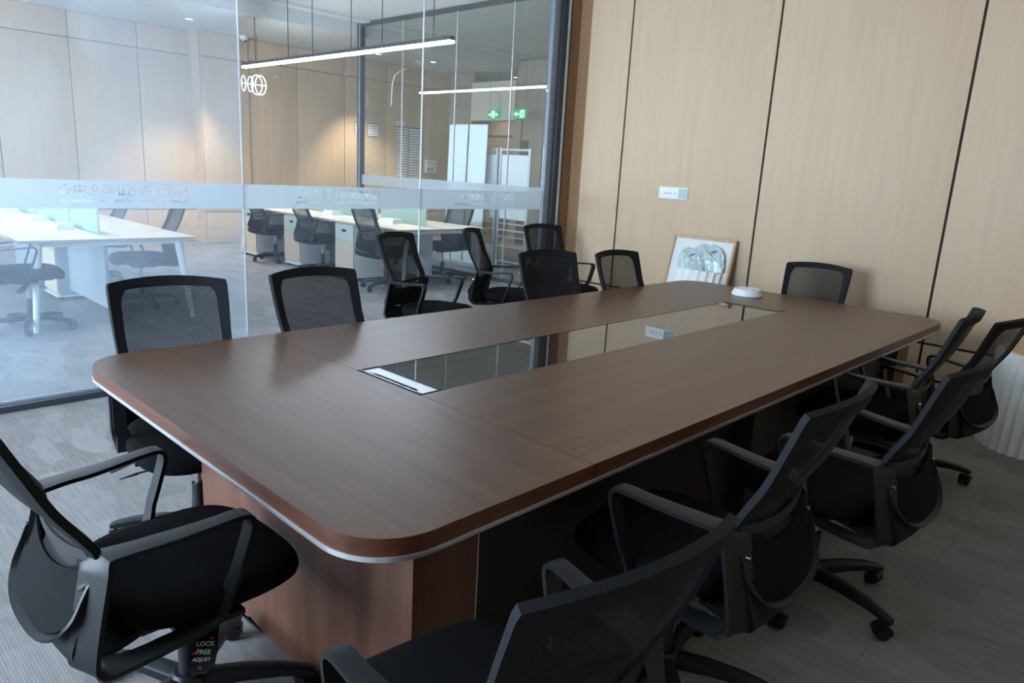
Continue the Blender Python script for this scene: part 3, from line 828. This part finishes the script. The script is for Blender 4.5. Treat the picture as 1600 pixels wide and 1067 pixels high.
# the near chair's backrest is reclined a little on its hinge
for ch in chairs[0].children:
    if ch.name.split('.')[0] in ('back_frame', 'mesh_panel'):
        hinge = Vector((-.25, 0, .60)); ch.matrix_local = Matrix.Translation(hinge) @ Matrix.Rotation(R(-5), 4, 'Y') @ Matrix.Translation(-hinge)
# random base turns so that the five-star bases do not all point alike
BASE = [0.37, 0.2, 0.68, 0.07, 0.87, 0.92, 0.1, 0.7, 0.4, 0.2, 0.6, 0.3, 0.8, 0.1, 0.5, 0.9, 0.2, 0.6, 0.4, 0.1, 0.7]
for o, ba in zip(chairs, BASE):
    for ch in o.children:
        if ch.name.split('.')[0] == 'leg': ch.rotation_euler = (0, 0, ch.rotation_euler.z+ba)
# print on the near chair's paddle, sticker on the next one's cylinder
q = chairs[0]; pad = [c for c in q.children if c.name.startswith('tilt_paddle')][0]
PM = Matrix.Translation((-.02, -.20, .378)) @ Matrix.Rotation(R(-40), 4, 'Z') @ Matrix.Rotation(R(28), 4, 'X')
for body, yy, sz in (('LOCK', -.050, .016), ('FREE', -.070, .016), ('ADJUST', -.088, .012)):
    M4 = PM @ Matrix.Translation((0, yy, .0045))
    text_mesh('paddle_print', body, sz, 'white_print', pad, M4)
for (xx, yy) in ((.012, -.036), (-.020, -.072), (.0, -.107)):
    bm = BM(); prism(bm, [(xx-.005, yy-.003), (xx+.005, yy-.003), (xx, yy+.005)], .0042, .005, M4=PM); obj('paddle_arrow', bm, 'red', pad)
bm = BM(); 
rows = [[Vector((.0255*math.cos(a), .0255*math.sin(a), z)) for z in (.185, .215)] for a in [R(200+k*8) for k in range(9)]]
strip(bm, rows, .001); st = obj('sticker', bm, 'white_print', [c for c in chairs[2].children if c.name.startswith('gas_cylinder')][0]); st['label'] = 'small white sticker'

# ------------------------------------------------------------------ small things on and around the table
bm = BM(); lathe(bm, [(0, 0), (.098, 0), (.104, .006), (.101, .020), (.088, .046), (.080, .048), (.076, .044), (.0, .040)], 40)
dev = obj('smoke_alarm_base', bm, 'white', loc=(3.94, 1.165, .75))
tag(dev, 'round white plastic dish-shaped device lying on the far end of the table', 'device')
bm = BM(); lathe(bm, [(0, .040), (.055, .0405), (.057, .046), (.052, .0475), (0, .0475)], 30)
o = obj('inner_plate', bm, 'card', dev)
for (px, py, h) in ((-.05, .02, .022), (.015, -.03, .010), (.03, .03, .010)):
    bm = BM(); box(bm, px-.004, px+.004, py-.003, py+.003, .045, .047+h); obj('contact_pin', bm, 'alu_white', dev)

# wall socket plate
sk = tag(empty('wall_socket', (XB, 2.425, 1.386)), 'white three-gang socket plate high on the panelled wall', 'socket')
bm = BM(); box(bm, -.010, .0, -.145, .145, -.05, .05, bev=.002); obj('plate', bm, 'white', sk)
bm = BM(); box(bm, -.012, -.0095, -.14, -.055, -.042, .042); o = obj('display_switch', bm, 'switch_grey', sk); o['label'] = 'pale grey glossy switch field'
bm = BM()
for yy in (.08, .055, -.02, .025): box(bm, -.0115, -.0095, yy-.003, yy+.003, -.010, .004)
obj('socket_holes', bm, 'groove', sk)
for yy in (.135, -.135):
    bm = BM(); cyl(bm, (-.0095, yy, .03), (-.0115, yy, .03), .004, .004, 8); obj('screw', bm, 'steel', sk)

# framed relief leaning on the wall
LW, LH = 0.60, 1.065
ang = math.atan2(0.27, 1.04)
pic = empty('leaning_relief_picture', (4.625, 2.05, 0))
tag(pic, 'oak framed white board with ceramic bird plaques leaning on the panelled wall', 'picture')
PR = Matrix.Rotation(ang, 4, 'Y')
def pobj(name, bm, mat):
    bm.transform(PR); return obj(name, bm, mat, pic)
hw = LW/2
for nm_, (a, b, c, d) in (('s', (-hw, -hw+.022, 0, LH)), ('s', (hw-.022, hw, 0, LH)), ('t', (-hw+.022, hw-.022, 0, .022)), ('t', (-hw+.022, hw-.022, LH-.022, LH))):
    bm = BM(); box(bm, -.03, .008, a, b, c, d, bev=.0015); pobj('frame_bar', bm, 'oak')
bm = BM(); box(bm, -.012, -.002, -hw+.022, hw-.022, .022, LH-.022); pobj('backing_board', bm, 'paper_white')
# y axis: +y is image left. two scalloped fan plaques
def plaque(yl, yr, z0_, zt_l, zt_r, x, name):
    n = 18; pts = []
    w_ = yl-yr
    top = []
    for k in range(n+1):
        t = k/n; yy = yl-t*w_
        hgt = zt_l+(zt_r-zt_l)*0
        if t < .18: z = z0_+(zt_l-z0_)*(.78+.22*math.sin(t/.18*PI/2))
        elif t < .62: z = zt_l+.010*math.sin((t-.18)*21)
        else: q = (t-.62)/.38; z = z0_+(zt_l-z0_)*(.25+.75*math.sqrt(max(0, 1-q*q)))
        top.append((yy, z))
    bm = BM(); rows = []
    for i, (yy, z) in enumerate(top):
        row = []
        for j in range(7):
            q = j/6; zz = z0_+(z-z0_)*q
            bulge = .028*math.sin(PI*min(1, q*.9+.05))*math.sin(PI*min(1, max(0, i/n*.92+.04)))
            row.append(Vector((x-bulge-.006*math.sin(i*1.9+j*1.3), yy, zz)))
        rows.append(row)
    strip(bm, rows, .010)
    o = pobj(name, bm, 'ceramic'); return o
p2 = plaque(.07, -.245, .775, .995, .9, -.035, 'bird_plaque'); p2['label'] = 'larger glazed plaque behind'
p1 = plaque(.178, -.075, .775, .945, .85, -.058, 'bird_plaque'); p1['label'] = 'smaller glazed plaque in front'
def bird(cy, cz, x, par):
    """painted bird and twigs as thin relief"""
    for (pts, m) in ((([(0, 0), (.02, .012), (.045, .004), (.028, -.012), (.008, -.016)]), 'yellow_ink'), (([(.0, .004), (-.016, .012), (-.012, -.006)]), 'orange_ink'), (([(-.055, .022), (-.02, .016), (.004, .002), (-.018, -.002)]), 'blue_ink')):
        bm = BM(); prism(bm, [(a, b) for a, b in pts], 0, .002)
        bm.transform(Matrix(((0, 0, -1, x), (1, 0, 0, cy), (0, 1, 0, cz), (0, 0, 0, 1)))); bm.transform(PR); obj('painted_bird', bm, m, par)
    bm = BM()
    for (a, b) in (((.10, .05), (.03, .0)), ((.03, 0), (-.05, -.06)), ((-.02, -.08), (-.075, -.135)), ((.02, .0), (-.03, -.04))):
        cyl(bm, (x-.002, cy+a[0]*.8, cz+a[1]*.8), (x-.002, cy+b[0]*.8, cz+b[1]*.8), .0016, .0012, 6)
    bm.transform(PR); obj('painted_twig', bm, 'branch_ink', par)
bird(.06, .885, -.091, p1); bird(-.115, .935, -.069, p2)
# fluted half-round band
bm = BM(); n = 72; prof_ = []
for k in range(n+1):
    a = PI*k/n; rr = 1+.09*(1-abs(math.sin(9*a)))
    prof_.append((-.012-.11*math.sin(a)*rr, .20*math.cos(a)*rr-.035))
prism(bm, [(p_[0], p_[1]) for p_ in prof_], .03, .765); pobj('fluted_band', bm, 'plaster')

# fluted pedestal at the right
def fluted(name, cx, cy, rt, rb, h, nfl):
    e = empty(name, (cx, cy, 0))
    bm = BM(); seg = nfl*8; rings = []
    for (rr, z) in ((rb, 0), (rb*.985, .03), ((rt+rb)/2*.99, h*.5), (rt, h)):
        rings.append([bm.verts.new(((rr+.024*(1-abs(math.cos(nfl*PI*i/seg))**1.0)-.0)*math.cos(2*PI*i/seg), (rr+.024*(1-abs(math.cos(nfl*PI*i/seg))))*math.sin(2*PI*i/seg), z)) for i in range(seg)])
    for a, b in zip(rings[:-1], rings[1:]):
        for i in range(seg): bm.faces.new((a[i], a[(i+1) % seg], b[(i+1) % seg], b[i]))
    bm.faces.new(rings[-1]); bm.faces.new(rings[0][::-1])
    obj('fluted_drum', bm, 'plaster', e, angle=.9)
    bm = BM(); lathe(bm, [(0, h), (rt-.010, h+.0005), (rt-.012, h+.008), (0, h+.008)], 48); obj('top_board', bm, 'oak', e)
    return e
fp = fluted('fluted_pedestal', 4.575, -.53, .275, .30, .60, 34)
tag(fp, 'white fluted round pedestal with wooden top at the right wall', 'pedestal')

# ------------------------------------------------------------------ office furniture
def bench(x0, x1, y0, y1, label, nm_group):
    e = tag(empty('bench_desk', ((x0+x1)/2, y0, 0)), label, 'desk')
    ox, oy = -(x0+x1)/2, -y0
    xm = (x0+x1)/2
    def P(name, bm, mat):
        o = obj(name, bm, mat, e); o.location = (ox, oy, 0); return o
    n = 3; L = (y1-y0)/n
    for k in range(n):
        for (a, b) in ((x0, xm-.02), (xm+.02, x1)):
            bm = BM(); box(bm, a, b, y0+k*L+.001, y0+(k+1)*L-.001, .725, .75)
            bm.normal_update()
            for fa in bm.faces: fa.material_index = 0 if abs(fa.normal.z) > .5 else 1
            P('desk_top', bm, ['desk_top', 'desk_edge'])
            # cable flap near the screen
            cx = (b-.07) if a == x0 else (a+.07)
    bm = BM(); box(bm, xm-.018, xm+.018, y0+.02, y1, .735, .745); P('cable_tray', bm, 'cab_green')
    for k in range(n):
        bm = BM(); box(bm, xm-.008, xm+.008, y0+k*L+.38 if k == 0 else y0+k*L+.04, y0+(k+1)*L-.04, .752, 1.08, bev=.002); P('screen', bm, 'screen')
    # splayed round legs at the ends
    for (yy, sy) in ((y0+.06, -1), (y1-.06, 1)):
        for (xx, sx) in ((x0+.14, -1), (x1-.14, 1)):
            bm = BM(); cyl(bm, (xx, yy, .725), (xx+sx*.08, yy+sy*.10*(1 if sy > 0 else .6), .0), .036, .022, 16); P('desk_leg', bm, 'white_metal')
        bm = BM(); box(bm, x0+.1, x1-.1, yy-.02, yy+.02, .69, .725); P('cross_rail', bm, 'white_metal')
    for k in range(1, n):
        bm = BM(); box(bm, x0+.06, x1-.06, y0+k*L-.02, y0+k*L+.02, .0, .725); 
        bm.free()
    bm = BM(); box(bm, xm-.012, xm+.012, y0+.25, y1-.1, .10, .70); P('modesty_panel', bm, 'panel_grey')
    return e
bench(0.65, 2.04, 5.68, 9.3, 'pale topped white bench desk at the left behind the glass', 'a')
bench(4.48, 5.88, 5.80, 9.95, 'pale topped white bench desk with cabinets in the middle of the office', 'b')
def cabinet(x, y0, y1, label, face=-1, grp='drawer cabinets under the middle bench desk'):
    d = 0.48; e = tag(empty('drawer_cabinet', (x-face*d/2, (y0+y1)/2, 0)), label, 'cabinet', grp)
    h = (y1-y0)/2
    bm = BM(); box(bm, -d/2+.018, d/2, -h, h, .05, .715, bev=.002)
    if face > 0: bm.transform(Matrix.Rotation(PI, 4, 'Z'))
    obj('body', bm, 'panel_grey' if face < 0 and x < 2 else 'white_metal', e)
    bm = BM(); box(bm, -d/2, -d/2+.017, -h+.003, h-.003, .08, .50); 
    if face > 0: bm.transform(Matrix.Rotation(PI, 4, 'Z'))
    obj('door', bm, 'cab_wood', e)
    bm = BM(); box(bm, -d/2, -d/2+.017, -h+.003, h-.003, .505, .713)
    if face > 0: bm.transform(Matrix.Rotation(PI, 4, 'Z'))
    dr = obj('drawer', bm, 'cab_green', e)
    bm = BM(); box(bm, -d/2-.003, -d/2, -.045, .045, .615, .65)
    if face > 0: bm.transform(Matrix.Rotation(PI, 4, 'Z'))
    obj('lock', bm, 'groove', dr)
    bm = BM(); box(bm, -d/2-.004, d/2, -h-.004, h+.004, .03, .05)
    if face > 0: bm.transform(Matrix.Rotation(PI, 4, 'Z'))
    obj('plinth', bm, 'white_metal', e)
    for (px, py) in ((-.2, -h+.05), (.2, -h+.05), (-.2, h-.05), (.2, h-.05)):
        bm = BM(); cyl(bm, (px, py, 0), (px, py, .03), .02, .02, 10); obj('foot', bm, 'plastic_dark', e)
cabinet(4.50, 9.42, 9.86, 'pale drawer cabinet beside the farthest desk-row chair, at the glass joint')
cabinet(4.50, 8.13, 8.56, 'pale drawer cabinet between the farthest and middle desk-row chairs')
cabinet(4.50, 6.80, 7.22, 'pale drawer cabinet between the middle and nearest desk-row chairs')
cabinet(1.22, 7.05, 7.5, 'white drawer cabinet under the left bench desk', grp='cabinets under the left desk')
# things on the desks
def deskbox(x, y, w_, d_, h_, label, rz=0):
    e = tag(empty('desk_power_box', (x, y, .75), rz), label, 'box')
    bm = BM(); prism(bm, [(-w_/2, 0), (w_/2, 0), (w_/2-.02, h_), (-w_/2+.02, h_)], -d_/2, d_/2, M4=Matrix(((1, 0, 0, 0), (0, 0, 1, 0), (0, 1, 0, 0), (0, 0, 0, 1)))); obj('housing', bm, 'white', e)
    bm = BM(); box(bm, -w_/2+.03, w_/2-.03, -d_/2+.03, d_/2-.03, h_-.001, h_+.004); obj('lid', bm, 'card', e)
deskbox(1.20, 6.62, .16, .24, .05, 'small white power box on the left desk, by the nearest screen end')
deskbox(1.20, 7.50, .16, .24, .05, 'small white power box on the left desk, second from the glass')
deskbox(1.20, 8.60, .16, .24, .05, 'small white power box on the left desk, farthest and faintest')
deskbox(5.04, 6.72, .20, .30, .05, 'small white power box on the middle desk, right of the three desk-row chairs')
deskbox(4.98, 8.05, .18, .26, .05, 'small white power box on the middle desk, behind the nearest desk-row chair')
bm = BM(); box(bm, -.12, .12, -.16, .16, 0, .012, bev=.002)
ppr = obj('paper_stack', bm, 'card', loc=(4.85, 7.25, .75)); ppr.rotation_euler = (0, 0, .4); tag(ppr, 'flat white papers lying on the middle desk', 'papers')
bm = BM(); box(bm, -.11, .11, -.15, .15, .0, .004); o = obj('top_sheet', bm, 'white', ppr); o.location = (.01, -.02, .012); o.rotation_euler = (0, 0, .15)

# hanging LED bars
def led_bar(x, y0, y1, z, cables, label):
    e = tag(empty('linear_pendant_light', (x, (y0+y1)/2, z)), label, 'light', 'linear pendant lights in the office')
    h = (y1-y0)/2
    bm = BM(); box(bm, -.035, .035, -h, h, .012, .055, bev=.003); obj('housing', bm, 'frame_dark', e)
    bm = BM(); box(bm, -.034, .034, -h+.01, h-.01, -.014, .012); obj('diffuser', bm, 'led', e)
    ym = (y0+y1)/2
    for c in cables:
        bm = BM(); cyl(bm, (0, c-ym, .055), (0, c-ym, (ZC if c < 9.35 else 3.46)-z), .006, .006, 6); obj('cable', bm, 'frame_dark', e)
led_bar(4.61, 5.12, 9.88, 2.80, [5.44, 6.38, 7.02, 7.92, 8.55, 9.50], 'long glowing LED bar hung nearer, crossing the glass joint')
led_bar(0.77, 5.12, 9.88, 2.80, [5.44, 6.38, 7.92, 9.50], 'glowing LED bar over the left desk, above the photo edge')
# downlights with warm beams
def downlight(x, y, z, label, power=45):
    e = tag(empty('ceiling_downlight', (x, y, z)), label, 'downlight', 'round downlights in the lowered ceiling')
    bm = BM(); lathe(bm, [(.050, -.0005), (.070, -.001), (.070, -.006), (.050, -.006)], 24); obj('trim_ring', bm, 'white', e)
    bm = BM(); lathe(bm, [(0, -.003), (.05, -.003)], 24); obj('lens', bm, 'lamp_white', e)
    l = bpy.data.lights.new('downlight_beam', 'SPOT'); l.energy = power; l.color = (1.0, .86, .66); l.spot_size = R(80); l.spot_blend = .6; l.shadow_soft_size = .04
    lo = bpy.data.objects.new('downlight_beam', l); COL.objects.link(lo); lo.parent = e; lo.location = (0, 0, -.02)
downlight(4.13, 10.60, 3.46, 'lit round downlight nearest the panelled pier of the lowered ceiling', 420)
downlight(7.57, 10.60, 3.46, 'lit round downlight seen just under the long LED bar', 420)
downlight(8.68, 10.37, 3.46, 'lit round downlight right of the second glass joint', 60)
downlight(10.96, 10.35, 3.46, 'lit round downlight before the cream bulkhead', 60)
downlight(11.8, 10.9, 3.46, 'lit round downlight deepest in the corridor', 60)
bm = BM(); box(bm, -.08, .08, -.08, .08, -.012, 0, bev=.003)
o = obj('ceiling_sensor', bm, 'cab_green', loc=(3.30, 10.1, 3.458)); tag(o, 'small grey square plate on the lowered ceiling', 'sensor')
# dome camera
e = tag(empty('dome_camera', (5.30, 11.25, 3.46)), 'small white dome camera under the ceiling at the wall pier', 'camera')
bm = BM(); lathe(bm, [(0, 0), (.07, 0), (.07, -.03), (.055, -.06), (0, -.065)], 20); obj('housing', bm, 'white', e)
bm = BM(); lathe(bm, [(.045, -.058), (.04, -.085), (.02, -.10), (0, -.104)], 16); obj('lens_dome', bm, 'inset', e)
# glowing ring pendant
e = tag(empty('ring_pendant_light', (5.30, 10.9, 2.67)), 'cluster of thin glowing white rings on a bar beside the glass joint', 'light')
def ring(rr, cx, sq):
    bm = BM(); n = 30; m = 6; V = []
    for i in range(n):
        a = 2*PI*i/n; c = Vector((cx+math.cos(a)*rr*sq, 0, math.sin(a)*rr)); d = Vector((math.cos(a), 0, math.sin(a)))
        V.append([bm.verts.new(c+(d*math.cos(2*PI*j/m)+Vector((0, 1, 0))*math.sin(2*PI*j/m))*.010) for j in range(m)])
    for i in range(n):
        for j in range(m): bm.faces.new((V[i][j], V[i][(j+1) % m], V[(i+1) % n][(j+1) % m], V[(i+1) % n][j]))
    obj('ring', bm, 'neon', e)
ring(.155, .10, .62); ring(.155, .03, .62); ring(.12, -.08, .4); ring(.12, -.20, .3)
bm = BM(); cyl(bm, (-.24, 0, 0), (.2, 0, 0), .008, .008, 8); obj('bar', bm, 'neon', e)
bm = BM(); cyl(bm, (.05, 0, .15), (.05, 0, .79), .004, .004, 6); obj('cable', bm, 'frame_dark', e)

# directory boards on the office wall
def directory(x0, x1, z0, z1, n, label, header=None):
    yw = 11.45-0.018
    e = tag(empty('directory_board', ((x0+x1)/2, yw, (z0+z1)/2)), label, 'sign', 'white strip directories on the office wall')
    H = z1-z0; w_ = (x1-x0)/2; st_ = H/n
    bm = BM(); box(bm, -w_-.01, w_+.01, -.008, 0, -H/2-.01, H/2+.01); obj('backplate', bm, 'tan_dark' if n < 8 else 'steel', e)
    first_ = None
    for k in range(n):
        if first_ is None:
            bm = BM(); box(bm, -w_, w_, -.016, -.008, 0, st_*.72); first_ = obj('name_strip', bm, 'card', e); c = first_
        else:
            c = first_.copy(); COL.objects.link(c)
        c.location = (0, 0, -H/2+k*st_)
directory(7.62, 7.80, 2.06, 2.26, 4, 'short white strip board partly behind the dark glass frame post')
directory(7.92, 8.17, 2.03, 2.27, 5, 'short white five-strip board on the lit tan wall')
directory(8.63, 8.92, 1.26, 2.26, 19, 'tall white strip board, the left one of the tall pair')
directory(8.96, 9.25, 1.24, 2.26, 19, 'tall white strip board, the right one of the tall pair')
e = tag(empty('number_plaque', (8.72, 11.43, 2.33)), 'small pale plaque above the tall strip boards', 'sign')
bm = BM(); box(bm, -.10, .10, -.01, 0, -.04, .04); obj('plate', bm, 'paper_white', e)
text_mesh('plaque_print', '123', .07, 'frame_dark', e, Matrix(((1, 0, 0, 0), (0, 0, -1, -.011), (0, 1, 0, 0), (0, 0, 0, 1))))
e = tag(empty('round_emblem', (7.72, 11.43, 2.36)), 'small round orange and white emblem beside the frame post', 'sign')
bm = BM(); cyl(bm, (0, 0, 0), (0, -.012, 0), .055, .055, 20); obj('disc', bm, 'orange_ink', e)
text_mesh('emblem_mark', '3', .09, 'card', e, Matrix(((1, 0, 0, 0), (0, 0, -1, -.013), (0, 1, 0, 0), (0, 0, 0, 1))))
e = tag(empty('wall_control_box', (9.55, 11.43, 1.50)), 'white control box with two small dark windows on the office wall', 'box')
bm = BM(); box(bm, -.15, .15, -.05, 0, -.13, .13, bev=.004); obj('housing', bm, 'white', e)
for xx in (-.08, .01):
    bm = BM(); box(bm, xx-.03, xx+.03, -.054, -.05, -.10, -.03); obj('window', bm, 'switch_grey', e)
bm = BM(); box(bm, -.13, .12, -.053, -.05, .06, .075); obj('vent_slot', bm, 'switch_grey', e)

# exit signs
def exit_sign(x, y, z, label, arrow):
    e = tag(empty('exit_sign', (x, y, z)), label, 'sign')
    bm = BM(); box(bm, .0, .03, -.16, .16, -.085, .085, bev=.003); obj('sign_body', bm, 'exit_green', e)
    TM = Matrix(((0, 0, -1, -.001), (-1, 0, 0, 0), (0, 1, 0, 0), (0, 0, 0, 1)))   # local x -> image right (-y)
    if not arrow:
        bm = BM(); prism(bm, [(-.05, -.06), (.05, -.06), (.05, .065), (-.05, .065)], 0, .002, M4=TM); obj('door_mark', bm, 'exit_white', e)
        text_mesh('exit_print', '出口', .06, 'exit_green', e, TM @ Matrix.Translation((0, 0, .003)))
        for sg in (-1, 1):
            bm = BM(); prism(bm, [(sg*.06, -.015), (sg*.13, -.03), (sg*.13, .015), (sg*.06, .02)][::1 if sg > 0 else -1], 0, .002, M4=TM); obj('side_mark', bm, 'exit_white', e)
    else:
        bm = BM(); prism(bm, [(.02, -.07), (.13, -.07), (.13, .07), (.02, .07)], 0, .002, M4=TM); obj('door_mark', bm, 'exit_white', e)
        bm = BM(); prism(bm, [(-.14, 0), (-.08, -.045), (-.08, -.015), (-.0, -.015), (-.0, .015), (-.08, .015), (-.08, .045)], 0, .002, M4=TM); obj('arrow_mark', bm, 'exit_white', e)
        bm = BM(); prism(bm, [(.06, -.05), (.09, -.05), (.085, .05), (.065, .05)], .002, .003, M4=TM); obj('figure_mark', bm, 'exit_green', e)
    for yy in (-.12, .12):
        bm = BM(); cyl(bm, (.015, yy, .085), (.015, yy, (3.46 if y > 9.25 else ZC)-z), .004, .004, 6); obj('hanger', bm, 'steel', e)
exit_sign(9.93, 9.93, 2.60, 'green lit exit sign with white door before the cream bulkhead', False)
exit_sign(9.5, 8.78, 2.555, 'green lit exit sign with a left arrow, right of the other one', True)

# banners, whiteboard stands behind the second glass
def banner(x, y0, y1, z1, label, lean):
    e = tag(empty('display_banner', (x, (y0+y1)/2, 0)), label, 'banner', 'white display banners behind the second glass')
    h = (y0-y1)/2*-1
    h = abs(y1-y0)/2
    bm = BM(); rows = [[Vector((lean*(z/z1), -h+.0, z)), Vector((lean*(z/z1), h, z))] for z in (.06, z1)]
    strip(bm, rows, .012); obj('sheet', bm, 'banner', e)
    bm = BM(); box(bm, -.12, .09, -h-.01, h+.01, 0, .06, bev=.01); obj('base', bm, 'alu_white', e)
    bm = BM(); cyl(bm, (.03, 0, .05), (lean+.02, 0, z1), .010, .010, 8); obj('support_pole', bm, 'steel', e)
banner(7.0, 7.50, 7.93, 2.16, 'tall white banner, the left one of the pair', .05)
banner(7.0, 7.06, 7.46, 2.16, 'tall white banner, the right one of the pair', .05)
def wstand(x, y0, y1, label, side):
    e = tag(empty('whiteboard_stand', (x, (y0+y1)/2, 0)), label, 'whiteboard', 'framed whiteboard racks behind the second glass')
    h = abs(y1-y0)/2
    for sg in (-1, 1):
        bm = BM(); box(bm, -.02, .02, sg*h-.022, sg*h+.022, .03, 1.83, bev=.004); obj('upright', bm, 'alu_white', e)
    bm = BM(); box(bm, -.012, .012, -h, h, 1.79, 1.82); obj('top_bar', bm, 'alu_white', e)
    bm = BM(); box(bm, -.010, .010, -h+.03, h-.03, .78, 1.73); obj('board', bm, 'board_white', e)
    for z in (.70, .60, .50, .12):
        bm = BM(); box(bm, -.012, .012, -h, h, z, z+.022); obj('rail', bm, 'alu_white', e)
    bm = BM(); box(bm, -.08, .30, -h, h, .36, .375); obj('shelf', bm, 'cab_wood', e)
    for sg in (-1, 1):
        bm = BM(); box(bm, -.08, .30, sg*h-.02, sg*h+.02, 0, .035); obj('foot', bm, 'alu_white', e)
wstand(7.2, 6.98, 7.58, 'whiteboard rack beside the white banners, the left one', 0)
wstand(7.2, 6.30, 6.90, 'whiteboard rack nearest the glass frame post, the right one', 1)
bm = BM(); box(bm, -.2, .2, -.22, .22, 0, .20, bev=.004)
o = obj('storage_carton', bm, 'purple', loc=(7.75, 6.45, .0)); tag(o, 'dark blue carton on the floor behind the right whiteboard rack', 'box')
bm = BM(); box(bm, -.19, .19, -.02, .02, .2, .203); obj('tape', bm, 'card', o)
